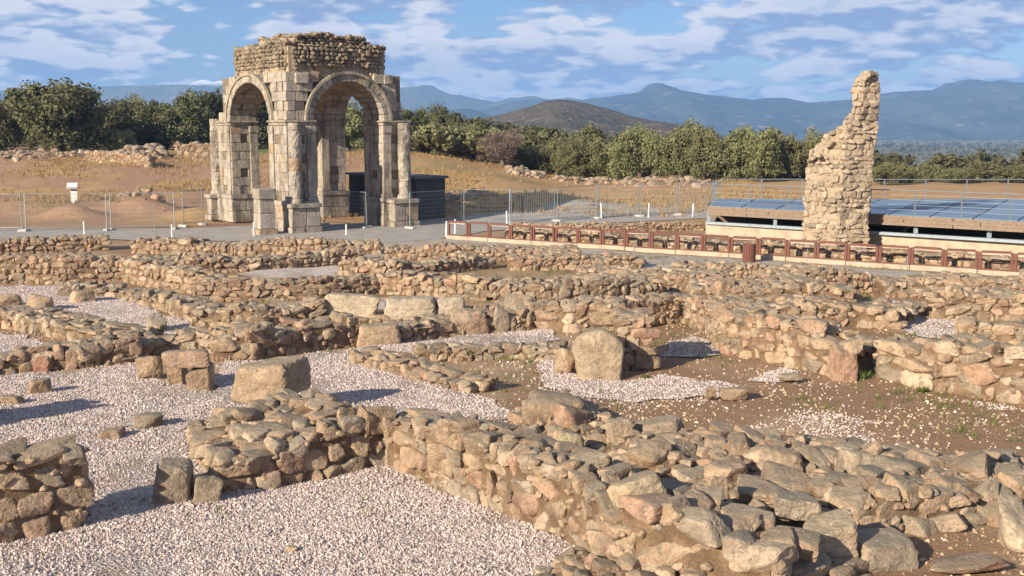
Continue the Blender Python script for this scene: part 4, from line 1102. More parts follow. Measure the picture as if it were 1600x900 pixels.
# arches: rings of voussoirs, barrel soffits behind them, groin vault in the middle
def arch_ring(axis, off, c, rad, ring, depth, nv, facing, name='arch_ring', radz=None):
    """axis 'u': opening spans u, faces +-v; off is the facade plane, facing -1/+1 the side it looks to"""
    def P(s, d, z): return Vector((s, off - facing * d, z)) if axis == 'u' else Vector((off - facing * d, s, z))
    mb = MB()
    dz_ = (radz or rad) - rad                        # flattening of the arch
    seg = 24
    # soffit backing
    for k in range(seg):
        a0, a1 = math.pi * k / seg, math.pi * (k + 1) / seg
        q = [P(c - (rad + 0.08) * math.cos(a), d, Z_SPR + (rad + dz_ + 0.08) * math.sin(a)) for a, d in ((a0, 0.1), (a1, 0.1), (a1, depth), (a0, depth))]
        o = len(mb.v); mb.v += q; mb.f.append([o, o + 1, o + 2, o + 3])
    par = mb.build(name, M_ASHCORE, arch)
    deps = [0.0, 0.62] + ([depth * 0.66] if depth > 1.6 else []) + [depth]
    for k in range(nv):
        g = 0.006 / rad * 1.3
        a0, a1 = math.pi * k / nv + g, math.pi * (k + 1) / nv - g
        for di in range(len(deps) - 1):
            jit = ar.uniform(-0.018, 0.018)
            d0, d1 = deps[di] - (0.05 + jit if di == 0 else -0.008), deps[di + 1] - 0.008
            ro = rad + (ring * ar.uniform(0.96, 1.04) if di == 0 else 0.3)
            ri = rad + ar.uniform(-0.012, 0.02)
            am = (a0 + a1) / 2
            m2 = MB()
            pts = [(ri, a0), (ri, a1), (ro, a1), (ro, a0)]
            m2.v = [P(c - r_ * math.cos(a), d, Z_SPR + (r_ + dz_) * math.sin(a)) for d in (d0, d1) for r_, a in pts]
            m2.f = [[0, 1, 2, 3], [7, 6, 5, 4], [0, 4, 5, 1], [1, 5, 6, 2], [2, 6, 7, 3], [3, 7, 4, 0]]
            m2.build('voussoir', M_ASHLAR, par, bevel=0.022, color=ashc())
    # raised outer moulding of the ring
    m3 = MB()
    for k in range(36):
        a0, a1 = math.pi * k / 36, math.pi * (k + 1) / 36
        r0, r1 = rad + ring * 0.80, rad + ring * 1.10
        o = len(m3.v)
        m3.v += [P(c - r_ * math.cos(a), d, Z_SPR + (r_ + dz_) * math.sin(a)) for d in (-0.12, 0.05) for r_, a in ((r0, a0), (r0, a1), (r1, a1), (r1, a0))]
        m3.f += [[o+i for i in q] for q in ([0, 1, 2, 3], [7, 6, 5, 4], [0, 4, 5, 1], [2, 6, 7, 3])]
    m3.build('arch_moulding', M_ASHLAR, par, color=(0.44, 0.39, 0.31))
    return par
RU, RV = (WU - 2 * PU) / 2, (DV - 2 * PV) / 2
RZ = 2.0                                              # rise of all four arches
arch_ring('u', 0.0, WU / 2, RU, 0.46, PV, 19, -1, radz=RZ)
arch_ring('v', 0.0, DV / 2, RV, 0.46, PU, 19, -1, radz=RZ)
arch_ring('u', DV, WU / 2, RU, 0.46, PV, 15, 1, radz=RZ)
arch_ring('v', WU, DV / 2, RV, 0.46, PU, 15, 1, radz=RZ)
# groin vault
V, F = [], []; n = 24
for j in range(n + 1):
    for i in range(n + 1):
        u = PU - 0.02 + (2 * RU + 0.04) * i / n; v = PV - 0.02 + (2 * RV + 0.04) * j / n
        zu = RZ / RU * math.sqrt(max(RU ** 2 - (u - WU / 2) ** 2, 0)); zv = RZ / RV * math.sqrt(max(RV ** 2 - (v - DV / 2) ** 2, 0))
        V.append((u, v, Z_SPR + 0.02 + max(zu, zv)))
F = [[j * (n + 1) + i, j * (n + 1) + i + 1, (j + 1) * (n + 1) + i + 1, (j + 1) * (n + 1) + i] for j in range(n) for i in range(n)]
link('vault', mesh_np('vault', np.array(V), np.array(F), M_CORE, True), arch)
# spandrel masses around the openings
def spandrel(axis, lo, hi, c, rad, w):
    m = MB(); seg = 20
    def P(s, d, z): return Vector((s, d, z)) if axis == 'u' else Vector((d, s, z))
    R_ = rad + 0.2; topz = Z_ATT - 0.05
    prof = [(0.28, Z_SPR), (c - R_, Z_SPR)] + [(c - R_ * math.cos(math.pi * k / seg), Z_SPR + (R_ + RZ - rad) * math.sin(math.pi * k / seg)) for k in range(1, seg)] + [(c + R_, Z_SPR), (w - (0.75 if axis == 'u' else 1.75), Z_SPR)]
    for k in range(len(prof) - 1):
        (s0, z0), (s1, z1) = prof[k], prof[k + 1]
        if abs(s1 - s0) < 1e-4: continue
        in0 = 0.28 if k == 0 else 0
        o = len(m.v)
        m.v += [P(s, d, z) for d in (lo, hi) for s, z in ((s0, z0), (s1, z1), (s1, topz), (s0, topz))]
        m.f += [[o+i for i in q] for q in ([0, 1, 2, 3], [7, 6, 5, 4], [0, 4, 5, 1], [2, 6, 7, 3], [1, 5, 6, 2], [3, 7, 4, 0])]
    return m.build('spandrel', M_ASHCORE, arch)
sR = spandrel('u', 0.3, PV - 0.1, WU / 2, RU, WU)
sL = spandrel('v', 0.3, PU - 0.1, DV / 2, RV, DV)
spandrel('u', DV - PV + 0.1, DV - 0.3, WU / 2, RU, WU)
spandrel('v', WU - PU + 0.1, WU - 0.3, DV / 2, RV, DV)
zz = courses(Z_SPR + 0.03, Z_ATT, 0.48)
for k in range(len(zz) - 1):
    zm = (zz[k] + zz[k + 1]) / 2
    er = max(0.0, (zm - Z_SPR - 0.1)) * 0.30                     # eaten away at the outer corners
    for axis, c, rad, w, par in (('u', WU / 2, RU + 0.47, WU, sR), ('v', DV / 2, RV + 0.47, DV, sL)):
        half = rad * math.sqrt(max(1 - ((zz[k] - Z_SPR) / (RZ + 0.47)) ** 2, 0))
        e0 = 0.02 + ar.uniform(0, 0.06) + (0.06 * (k % 2)); e1 = er * (1.25 if axis == 'u' else 2.6) + ar.uniform(0, 0.25)
        spans = [(e0 + (0 if axis == 'u' else 0.42), c - half), (c + half, w - e1)] if half > 0.25 else [(e0 + (0 if axis == 'u' else 0.42), w - e1)]
        for a, b in spans:
            if b - a < 0.15: continue
            t = split(a, b, 0.62)
            for i in range(len(t) - 1):
                rec = ar.uniform(0, 0.07) + (ar.uniform(0.06, 0.16) if ar.random() < 0.22 else 0)
                if axis == 'u': block(par, t[i], t[i + 1], rec, 0.45, zz[k], zz[k + 1])
                else: block(par, rec, 0.45, t[i], t[i + 1], zz[k], zz[k + 1])
# returns of the back corners so that the silhouette steps like the photograph
for k in range(len(zz) - 1):
    er = max(0.0, (zz[k] + 0.24 - Z_SPR - 0.1)) * 0.30
    block(sR, WU - 1.1, WU - er - ar.uniform(0, 0.15), 0.45, 1.2, zz[k], zz[k + 1]); block(sR, WU - 1.1, WU - er - ar.uniform(0, 0.2), 1.2, 2.0, zz[k], zz[k + 1])
    block(sL, 0.45, 1.2, DV - max(PV - 0.1, er * 2.6 + 0.6), DV - er * 2.6 - ar.uniform(0, 0.2), zz[k], zz[k + 1])
block(sR, 0.55, 1.25, -0.12, 0.4, Z_ATT - 0.55, Z_ATT - 0.05, 'projecting_block')

# rubble attic: one concrete core with hundreds of small set stones
at0u, at1u, at0v, at1v = 0.34, WU - 1.1, 0.34, DV - 1.9
def attic_top(u, v):
    f = min(1, max(0, min(u - at0u, at1u - u) / 1.2)) * 0.5 + min(1, max(0, min(v - at0v, at1v - v) / 1.4)) * 0.5
    f = 1.0 if (u - at0u > 0.5 and at1u - u > 1.0 and at1v - v > 2.0) else 0.15 + 0.3 * f
    return 9.38 + 0.55 * f + 0.22 * mnoise.noise(Vector((u * 0.9, v * 0.9, 3)))
V, F = [], []; n = 26
core = MB().box((at0u + 0.06, at0v + 0.06, Z_ATT - 0.3), (at1u - 0.06, at1v - 0.06, 9.25)).build('attic', M_CORE, arch)
items = []
ATC = [(0.27, 0.21, 0.15), (0.34, 0.265, 0.19), (0.22, 0.18, 0.135), (0.30, 0.255, 0.19), (0.40, 0.32, 0.235), (0.26, 0.23, 0.17)]
z = Z_ATT - 0.05
while z < 9.9:
    ch = ar.uniform(0.13, 0.22)
    bulge = 0.10 * math.sin((z - Z_ATT) / 1.9 * math.pi) + (0.10 if 8.15 < z < 9.3 else -0.03)
    for axis in ('u', 'v', 'U', 'V'):
        a, b = (at0u, at1u) if axis in 'uU' else (at0v, at1v)
        s = a - 0.05
        while s < b:
            w = ar.uniform(0.12, 0.36)
            out = bulge + ar.uniform(-0.10, 0.06) + 0.14 * mnoise.noise(Vector((s * 0.9, z * 1.3, 7 + ord(axis))))
            endd = min(s - a, b - s - w); out -= 0.28 * max(0, 0.5 - endd) * 2
            if axis == 'u': c = (s + w / 2, at0v - out + 0.15, z + ch / 2)
            elif axis == 'U': c = (s + w / 2, at1v + out - 0.16, z + ch / 2)
            elif axis == 'v': c = (at0u - out + 0.16, s + w / 2, z + ch / 2)
            else: c = (at1u + out - 0.16, s + w / 2, z + ch / 2)
            if z < attic_top(min(max(c[0], at0u + .1), at1u - .1), min(max(c[1], at0v + .1), at1v - .1)) - 0.1:
                k = ar.uniform(0.62, 0.98); col = [q * k for q in ar.choice(ATC)]
                items.append((c, ((w * 1.05, 0.3, ch * 1.15) if axis in 'uU' else (0.3, w * 1.05, ch * 1.15)), Euler((ar.gauss(0, .2), ar.gauss(0, .2), ar.gauss(0, .25))).to_matrix(), col))
            s += w
    z += ch
u = at0u + 0.1
while u < at1u:
    v = at0v + 0.1
    while v < at1v:
        s = ar.uniform(0.22, 0.42); k = ar.uniform(0.6, 0.95)
        items.append(((u + ar.uniform(-.1, .1), v + ar.uniform(-.1, .1), attic_top(u, v) - 0.12), (s, s, s * 0.6), Euler((ar.gauss(0, .2), ar.gauss(0, .2), ar.uniform(0, 6))).to_matrix(), [q * k for q in ar.choice(ATC)]))
        v += 0.3
    u += 0.3
am = link('attic_rubble', set_stones(items, 2, M_ATTIC, 'attic_rubble'), core); am['kind'] = 'stuff'
V, F = [], []
for j in range(n + 1):
    for i in range(n + 1):
        u = at0u + 0.05 + (at1u - at0u - 0.1) * i / n; v = at0v + 0.05 + (at1v - at0v - 0.1) * j / n
        V.append((u, v, attic_top(u, v) - 0.16 if 0 < i < n and 0 < j < n else 9.0))
F = [[j * (n + 1) + i, j * (n + 1) + i + 1, (j + 1) * (n + 1) + i + 1, (j + 1) * (n + 1) + i] for j in range(n) for i in range(n)]
link('attic_crown', mesh_np('attic_crown', np.array(V), np.array(F), M_CORE, True), core)

# ------------------------------------------------------------------ ruined tower
TB = ground_at(1305, 391)
taz = math.atan2(TB.x, TB.y)
tower = root('ruined_tower', TB, 'tall ragged fragment of rubble masonry tower with stepped left edge', 'tower', None, -taz)
tx = Vector((TB.x, TB.y, 0)).length * math.cos(taz) ** 2 / FPX; tm = tx / math.cos(taz)
tr = random.Random(5)
PROF = [(392,1249,1357),(340,1252,1357),(300,1251,1358),(262,1253,1360),(240,1255,1361),(232,1262,1361),(215,1281,1362),(205,1289,1363),(196,1304,1363),(186,1316,1364),(170,1322,1364),(150,1322,1365),(140,1319,1365),(130,1322,1363),(121,1327,1361),(115,1334,1354)]
def tprof(z):
    y = 389 - z / tm * 1.0
    ysr = [q[0] for q in PROF][::-1]
    return (np.interp(y, ysr, [q[1] for q in PROF][::-1]) - 1305) * tx + 0.06, (np.interp(y, ysr, [q[2] for q in PROF][::-1]) - 1305) * tx - 0.06
TH = (389 - 115) * tm
V, F = [], []; nl = 34
def tsec(z):
    l, r_ = tprof(z)
    c = max(l + 0.35, min(0.05 + z * 0.05, r_ - 0.5))
    dl = min(0.9, (c - l) * 0.75)
    return [(l, dl), (c, 0.0), (r_, 0.55), (r_ - 0.12, 1.75), (l + 0.25, 1.75)]
for k in range(nl + 1):
    z = -0.2 + (TH + 0.2) * k / nl
    for i, (x, y) in enumerate(tsec(max(z, 0))):
        w = 0.06 * mnoise.noise(Vector((x * 3 + i, y * 3, z * 2.5)))
        V.append((x * 0.995 + w, y + 0.015 + w, z))
for k in range(nl):
    for i in range(5):
        a = k * 5 + i; b_ = k * 5 + (i + 1) % 5
        F.append([a, b_, b_ + 5, a + 5])
m = bpy.data.meshes.new('masonry_core'); m.from_pydata(V, [], F + [[nl * 5 + i for i in range(5)]]); m.update(); m.materials.append(M_CORE)
link('masonry_core', m, tower)
TOWC = [(0.41, 0.33, 0.245), (0.45, 0.37, 0.28), (0.35, 0.275, 0.20), (0.42, 0.35, 0.27), (0.31, 0.265, 0.21), (0.47, 0.385, 0.285)]
z = -0.05; cnt = 0
small = []
while z < TH - 0.05:
    ch = tr.uniform(0.15, 0.30)
    sec = tsec(max(z + ch / 2, 0.0))
    for f in range(4):
        if f == 2: continue
        a, b_ = Vector((*sec[f], 0)), Vector((*sec[f + 1], 0)) if f < 3 else Vector((*sec[4], 0))
        if f == 3: a, b_ = Vector((*sec[4], 0)), Vector((*sec[0], 0))
        t = b_ - a; Lf = t.length; t.normalize()
        s = -0.04
        while s < Lf - 0.06:
            w = tr.uniform(0.16, 0.48)
            w = min(w, Lf - s + 0.05)
            out = tr.uniform(-0.06, 0.03) + (0.09 if tr.random() < (0.22 if f != 1 else 0.05) else 0)
            nrm = Vector((t.y, -t.x, 0))
            c = a + t * (s + w / 2) + nrm * (out - 0.10); c.z = z + ch / 2
            if f != 1 and tr.random() < 0.10: s += w; continue
            k = tr.uniform(0.85, 1.12); col = tuple(q * k for q in tr.choice(TOWC))
            e = Euler((tr.gauss(0, .1), tr.gauss(0, .1), math.atan2(t.y, t.x) + tr.gauss(0, .1)))
            if cnt < 295 and f in (0, 1):
                link('stone', tr.choice(STONES[3]), tower, c, e, (w * 1.15, 0.36, ch * 1.25), col); cnt += 1
            else:
                small.append((c, (w * 1.15, 0.36, ch * 1.25), e.to_matrix(), col))
            s += w
    z += ch
for i in range(26):                      # ragged stones on the stepped edge and the top
    zz_ = tr.uniform(3.8, TH); l, r_ = tprof(zz_)
    small.append(((tr.uniform(l - 0.02, min(l + 0.5, r_)), tr.uniform(0.2, 1.4), zz_), (tr.uniform(.25, .55), .4, tr.uniform(.14, .26)), Euler((tr.gauss(0, .15), tr.gauss(0, .15), tr.uniform(0, 3))).to_matrix(), tr.choice(TOWC)))
o = link('edge_stones', set_stones(small, 3, M_STONE_ATTR, 'edge_stones'), tower); o['kind'] = 'stuff'

# ------------------------------------------------------------------ railing of low red-brown frames
R0, R1 = ground_at(700, 373), ground_at(1640, 435)
rd = (R1 - R0).normalized(); rback = Vector((-rd.y, rd.x, 0)); rang = math.atan2(rd.y, rd.x)
nfr = 22; pitch_r = (R1 - R0).length / nfr
fw, fh = pitch_r * 0.90, 0.70
post_m = MB().box((-0.05, -0.04, 0), (0.05, 0.04, fh)).mesh('post', M_RUST, bevel=0.008)
rail_m = MB().box((-fw / 2 + 0.05, -0.035, fh - 0.085), (fw / 2 - 0.05, 0.035, fh)).mesh('top_rail', M_RUST, bevel=0.008)
bar_m = MB().box((-fw / 2 + 0.05, -0.05, fh - 0.135), (fw / 2 - 0.05, -0.015, fh - 0.10)).mesh('handrail_strip', M_RAIL)
low_m = MB().box((-fw / 2 + 0.05, -0.02, 0.0), (fw / 2 - 0.05, 0.02, 0.05)).mesh('bottom_rail', M_RUST)
ORD = ['first', 'second', 'third', 'fourth', 'fifth', 'sixth', 'seventh', 'eighth', 'ninth', 'tenth', 'eleventh', 'twelfth', 'thirteenth', 'fourteenth', 'fifteenth', 'sixteenth', 'seventeenth', 'eighteenth', 'nineteenth', 'twentieth', 'twenty-first', 'twenty-second']
for i in range(nfr):
    c = R0 + rd * (i + 0.5) * pitch_r; g = hz(c.x, c.y)
    R = root('railing_frame', (c.x, c.y, g + 0.17), f'{ORD[i]} red-brown railing frame counted from the arch end of the row', 'railing', 'row of red-brown railing frames', rang + RNG.gauss(0, 0.03))
    R.rotation_euler.x = RNG.gauss(0, 0.03); R.rotation_euler.y = RNG.gauss(0, 0.012)
    for s in (-1, 1): link('post', post_m, R, (s * (fw / 2), 0, -0.05))
    link('top_rail', rail_m, R); link('bottom_rail', low_m, R)
    if i % 2 == 0: link('handrail_strip', bar_m, R)
nk = 11; kl = (R1 - R0).length / nk
kerb_m = MB().box((-kl / 2 + 0.01, -0.16, -0.1), (kl / 2 - 0.01, 0.16, 0.17)).mesh('kerb_block', M_KERB, bevel=0.015)
kerb = root('railing_kerb', R0, 'long tan concrete kerb carrying the red-brown railing frames', 'kerb', None, rang)
for i in range(nk):
    c = R0 + rd * (i + 0.5) * kl
    link('kerb_block', kerb_m, kerb, ((i + 0.5) * kl, 0, hz(c.x, c.y)))
def off_line(a, b, s0, s1, d):
    p, q = a.lerp(b, s0), a.lerp(b, s1)
    return [(v.x + rback.x * d, v.y + rback.y * d) for v in (p, p.lerp(q, 0.33), p.lerp(q, 0.66), q)]
wall('long low wall of tan rubble just behind the railing frames', off_line(R0, R1, 0.10, 0.60, 0.9), 0.5, 0.7, 0.40, 'tan', 60, (True, True), 0.15, pix=False)
wall('low rubble wall behind the right part of the railing', off_line(R0, R1, 0.60, 1.0, 0.9), 0.5, 0.7, 0.40, 'tan', 61, (True, True), 0.15, pix=False)
wall('thin dark wall of small stones along the road edge behind the railing', [(800,362),(900,364),(1000,362),(1095,360)], [12,14,14,12], 0.7, 0.30, 'brown', 62, (True, True), 0.15)
# litter bin
bp = ground_at(1170, 411)
R = root('litter_bin', (bp.x, bp.y, hz(bp.x, bp.y)), 'brown slatted litter bin on the path before the railing', 'bin')
MB().lathe((0, 0, 0.04), [(0.20, 0), (0.20, 0.62)], 16).build('liner', M_ROOFDARK, R)
sl = MB().box((-0.042, -0.012, 0.03), (0.042, 0.012, 0.74)).mesh('slat', M_RUST, bevel=0.004)
for i in range(16):
    a = 2 * math.pi * i / 16; link('slat', sl, R, (0.24 * math.cos(a), 0.24 * math.sin(a), 0), (0, 0, a + math.pi / 2))
for z in (0.1, 0.66): MB().lathe((0, 0, z), [(0.225, 0), (0.232, 0), (0.232, 0.04), (0.225, 0.04)], 16).build('hoop', M_GALV, R)

# ------------------------------------------------------------------ covered excavation
F0, F1 = ground_at(1106, 368), ground_at(1660, 406)
B1 = Vector((31.0, 58.5, 0)); B0 = at_dist(1113, 58.5)
ZR = 1.45
shel = root('excavation_shelter', F0, 'low flat-roofed shelter with blue roof sheets over an excavation', 'shelter')
def SL(s, t, z):
    p = F0.lerp(F1, s).lerp(B0.lerp(B1, s), t); return Vector((p.x - F0.x, p.y - F0.y, z))
ns, ntt = 9, 3
deck = MB()
q = [SL(0, 0, 0), SL(1, 0, 0), SL(1, 1, 0), SL(0, 1, 0)]
deck.prism([(v.x, v.y) for v in q], ZR - 0.16, ZR - 0.03).build('roof_deck', M_ROOFDARK, shel)
for i in range(ns):
    for j in range(ntt):
        s0, s1 = (i + 0.02) / ns, (i + 0.98) / ns; t0, t1 = (j + 0.04) / ntt, (j + 0.96) / ntt
        c = [SL(s0, t0, 0), SL(s1, t0, 0), SL(s1, t1, 0), SL(s0, t1, 0)]
        mb = MB().prism([(v.x, v.y) for v in c], ZR - 0.028, ZR + 0.012)
        mb.build('roof_sheet', M_ROOFDARK if (j == 1 and i in (1, 2, 5, 6)) else M_ROOFGLASS, shel)
def beam(name, a, b, z0, z1, thick, mat, par=shel, push=0.0, bevel=0.0):
    d = (b - a); L_ = math.hypot(d.x, d.y); ang = math.atan2(d.y, d.x)
    o = MB().box((0, -thick / 2, z0), (L_, thick / 2, z1)).build(name, mat, par, bevel=bevel)
    o.location = (a.x, a.y, 0); o.rotation_euler = (0, 0, ang); return o
out = Vector((rback.x, rback.y, 0)) * -0.06
for k in range(5):
    for r_, (z0, z1) in enumerate(((ZR - 0.44, ZR - 0.30), (ZR - 0.295, ZR - 0.155), (ZR - 0.15, ZR - 0.01))):
        sh = 0.07 * (r_ % 2)
        a, b_ = max(0, k / 5 + sh - 0.07), min(1, (k + 1) / 5 + sh - 0.07 if k < 4 else 1)
        beam('fascia_board', SL(a + 0.001, 0, 0) + out, SL(b_ - 0.001, 0, 0) + out, z0, z1, 0.06, M_TIMBER)
for r_, (z0, z1) in enumerate(((ZR - 0.44, ZR - 0.30), (ZR - 0.295, ZR - 0.155), (ZR - 0.15, ZR - 0.01))):
    beam('fascia_board', SL(0, 0, 0) - Vector((0.05, -0.03, 0)), SL(0, 1, 0) - Vector((0.05, 0, 0)), z0, z1, 0.06, M_TIMBER)
for s in (0.0, 0.22, 0.43, 0.63, 0.82, 1.0):
    p = SL(s, 0.015, 0); MB().box((p.x - 0.07, p.y - 0.07, 0.60), (p.x + 0.07, p.y + 0.07, ZR - 0.16)).build('steel_post', M_STEELBLUE, shel)
beam('base_beam', SL(0, 0, 0) + out * 2, SL(1, 0, 0) + out * 2, 0.58, 0.70, 0.30, M_STEELBLUE)
beam('base_wall', SL(0, 0.012, 0), SL(1, 0.012, 0), -0.2, 0.578, 0.40, M_KERB)
beam('base_wall', SL(0.0, 0.0, 0) + Vector((0.1, 0.2, 0)), SL(0.0, 1, 0) + Vector((0.1, 0, 0)), -0.2, 0.56, 0.35, M_KERB)
beam('back_wall', SL(0, 0.97, 0), SL(1, 0.97, 0), -0.2, ZR - 0.17, 0.30, M_TIMBER)
for s in (0.30, 0.56, 0.88):
    p0, p1 = SL(s, 0.10, 0.2), SL(s + 0.04, 0.35, 1.1)
    MB().tube(p0, p1, 0.09, 6).build('timber_prop', M_KERB, shel)
rp = MB().box((-0.025, -0.02, 0), (0.025, 0.02, 1.05)).mesh('rail_post', M_GALV)
def deck_rail(a, b, n):
    R = root('deck_railing', F0 + a + Vector((0, 0, 0)), 'x', 'railing'); R.location = (F0.x + a.x, F0.y + a.y, ZR + 0.012)
    d = b - a; d.z = 0
    for i in range(n + 1): link('rail_post', rp, R, d * (i / n))
    MB().tube((0, 0, 1.05), Vector((d.x, d.y, 1.05)), 0.024, 6).build('top_rail', M_GALV, R)
    for z in (0.2, 0.42, 0.64, 0.85): MB().tube((0, 0, z), Vector((d.x, d.y, z)), 0.007, 4).build('rail_wire', M_WIRE, R)
    return R
deck_rail(SL(0.01, 0.03, 0), SL(0.99, 0.03, 0), 8)['label'] = 'steel railing along the front edge of the blue shelter roof'
deck_rail(SL(0.01, 0.05, 0), SL(0.01, 0.95, 0), 3)['label'] = 'short steel railing at the arch-side end of the shelter roof'
deck_rail(SL(0.02, 0.96, 0), SL(0.99, 0.96, 0), 9)['label'] = 'steel railing along the back edge of the blue shelter roof'

# ------------------------------------------------------------------ grey shed behind the arch
sa, sb = at_dist(546, 68.0), at_dist(650, 62.0)
sz = hz(sa.x, sa.y)
shed = root('grey_shed', (sa.x, sa.y, sz), 'plain grey box shed with flat roof half hidden behind the arch', 'shed')
d = sb - sa; ang = math.atan2(d.y, d.x); shed.rotation_euler = (0, 0, ang)
MB().box((0, 0, -0.3), (d.length, 2.0, 2.32)).build('wall', M_BLOCKGREY, shed)
MB().box((-0.15, -0.15, 2.322), (d.length + 0.15, 2.15, 2.46)).build('roof', M_ROOFGREY, shed)
for i in range(5):
    MB().box((d.length * (i + 0.02) / 5, -0.012, 0.02), (d.length * (i + 0.98) / 5, 0.001, 1.14)).build('wall_panel', M_BLOCKGREY, shed)
    MB().box((d.length * (i + 0.02) / 5, -0.012, 1.16), (d.length * (i + 0.98) / 5, 0.001, 2.28)).build('wall_panel', M_BLOCKGREY, shed)

# ------------------------------------------------------------------ site fence panels, stakes, sign
def fence_panel(label, a, b, h=1.95, lean=0.0):
    d = b - a; L_ = math.hypot(d.x, d.y); g = hz(a.x, a.y) + 0.03
    R = root('fence_panel', (a.x, a.y, g), label, 'fence', 'temporary wire fence panels')
    R.rotation_euler = (lean, 0, math.atan2(d.y, d.x))
    for x in (0.03, L_ - 0.03): MB().tube((x, 0, 0.05), (x, 0, h), 0.028, 6).build('post', M_GALV, R)
    for z in (0.18, h - 0.03): MB().tube((0.03, 0, z), (L_ - 0.03, 0, z), 0.014, 5).build('rail', M_GALV, R)
    w = MB(); n = max(4, int(L_ / 0.11))
    for i in range(1, n): x = 0.03 + (L_ - 0.06) * i / n; w.tube((x, 0, 0.18), (x, 0, h - 0.03), 0.006, 3)
    for i in range(1, 8): z = 0.18 + (h - 0.21) * i / 8; w.tube((0.03, 0, z), (L_ - 0.03, 0, z), 0.006, 3)
    w.build('wire_mesh', M_WIRE, R)
    for x in (0.03, L_ - 0.03): MB().box((x - 0.11, -0.32, -0.03), (x + 0.11, 0.32, 0.10)).build('concrete_foot', M_CONC, R, bevel=0.02)
    return R
FP = [((-70,362),(36,362),'leftmost wire fence panel by the road, cut by the picture edge'), ((40,362),(168,361),'wire fence panel by the road left of the white stake'), ((173,360),(274,359),'wire fence panel by the road nearest the arch on its left'),
      ((286,355),(318,352),'narrow wire fence panel against the left pier of the arch'), ((506,352),(574,357),'wire fence panel standing inside the arch passage'), ((640,358),(722,351),'wire fence panel in front of the grey shed'),
      ((724,351),(797,352),'first wire fence panel right of the shed'), ((799,351),(868,348),'second wire fence panel right of the shed'), ((870,348),(932,344),'third wire fence panel right of the shed'), ((934,343),(998,341),'fourth wire fence panel right of the shed'),
      ((1000,341),(1058,340),'fifth wire fence panel right of the shed'), ((1060,340),(1104,338),'last wire fence panel before the shelter roof')]
for a, b_, l in FP: fence_panel(l, ground_at(*a), ground_at(*b_), 1.9, RNG.gauss(0, 0.02))
def stake(label, px, py, hpx, mat=M_WHITE, rad=0.035, lean=0.03, name='white_stake'):
    p = ground_at(px, py); h = hpx * px_m(p)
    R = root(name, (p.x, p.y, hz(p.x, p.y)), label, 'stake', 'marker stakes')
    R.rotation_euler = (RNG.gauss(0, lean), RNG.gauss(0, lean), 0)
    MB().tube((0, 0, -0.1), (0, 0, h), rad, 8).build('shaft', mat, R)
    MB().lathe((0, 0, h - 0.01), [(rad * 1.2, 0), (rad * 1.2, 0.03), (rad * 0.5, 0.05)], 8).build('cap', mat, R)
for px_, py_, h_, l_ in ((132,367,20,'short white stake by the road at the left'), (269,372,20,'short white stake between left fence and arch'), (397,370,22,'white stake in front of the free pedestal'), (541,368,16,'small white stake in front of the arch passage'), (697,371,24,'leaning white stake at the start of the railing'), (711,366,22,'white stake just behind the first railing frame'), (792,353,22,'white stake on the road edge right of the shed'), (940,344,24,'white stake by the middle fence panels'), (1013,343,22,'white stake left of the shelter'), (1082,343,20,'white stake beside the shelter corner')):
    stake(l_, px_, py_, h_)
for px_, py_, h_, l_ in ((1416,440,40,'thin metal stake on the path at the right'), (1260,420,30,'thin metal stake on the path near the tower'), (990,410,30,'thin metal stake before the middle railing frames'), (243,377,56,'tall thin pole left of the near arch pier')):
    stake(l_, px_, py_, h_, M_GALV, 0.018, 0.02, 'metal_stake')
ip = at_dist(117, 72.0); ip.z = hz(ip.x, ip.y)
R = root('information_sign', ip, 'small white information lectern in the dry field on the left', 'sign', None, 0.25)
MB().box((-0.20, -0.05, -0.1), (0.20, 0.05, 1.0)).build('stand', M_WHITE, R, bevel=0.01)
pn = MB().box((-0.32, -0.30, -0.02), (0.32, 0.30, 0.02)).build('panel', M_WHITE, R, bevel=0.006, loc=(-0.1, 0.05, 1.12)); pn.rotation_euler = (math.radians(35), 0, 0)
MB().box((-0.30, -0.28, 0.021), (0.30, -0.20, 0.024)).build('title_band', M_INK, pn)
MB().box((-0.18, -0.053, 0.78), (0.18, -0.0505, 0.86)).build('title_band', M_INK, R)

# ------------------------------------------------------------------ stones and walls along the field edges
def fx(px, dist): p = at_dist(px, dist); return (p.x, p.y)
heap('reddish rock spoil at the far left edge of the field', [fx(-60,104), fx(60,102), fx(150,104), fx(150,110), fx(40,112), fx(-60,112)], 80, 0.3, 0.95, 0.35, 71, 'brown', pix=False)
heap('rock outcrop at the back of the field left of the arch', [fx(185,104), fx(255,102), fx(272,106), fx(235,112), fx(190,112)], 40, 0.5, 1.5, 0.6, 72, 'grey', pix=False)
heap('boulder line behind the dry grass right of the mound', [fx(790,106), fx(850,106), fx(850,113), fx(790,113)], 34, 0.4, 1.1, 0.35, 73, 'grey', pix=False)
heap('pale stone bank below the olive trees', [fx(855,104), fx(950,100), fx(960,106), fx(870,110)], 60, 0.3, 0.8, 0.3, 74, 'grey', pix=False)
heap('tan stone bank left of the shelter below the olives', [fx(960,98), fx(1120,92), fx(1125,100), fx(970,106)], 90, 0.3, 1.0, 0.4, 75, 'brown', pix=False)
heap('low exposed stones beside the grey shed', [fx(690,72), fx(780,71), fx(790,76), fx(700,78)], 40, 0.3, 0.8, 0.5, 76, 'tan', pix=False)
heap('dug hollow edge stones behind the left fence', [fx(170,66), fx(250,66), fx(255,70), fx(175,71)], 30, 0.3, 0.8, 0.45, 77, 'brown', pix=False)
wall('long pale low wall at the back of the left field', [fx(138,101), fx(185,99), fx(235,96)], 1.0, 0.8, 0.6, 'tan', 78, (True, True), 0.15, pix=False)
wall('pale wall behind the left pier of the arch at the field edge', [fx(278,104), fx(320,104), fx(345,104)], 1.5, 0.8, 0.7, 'grey', 79, (True, True), 0.12, pix=False)

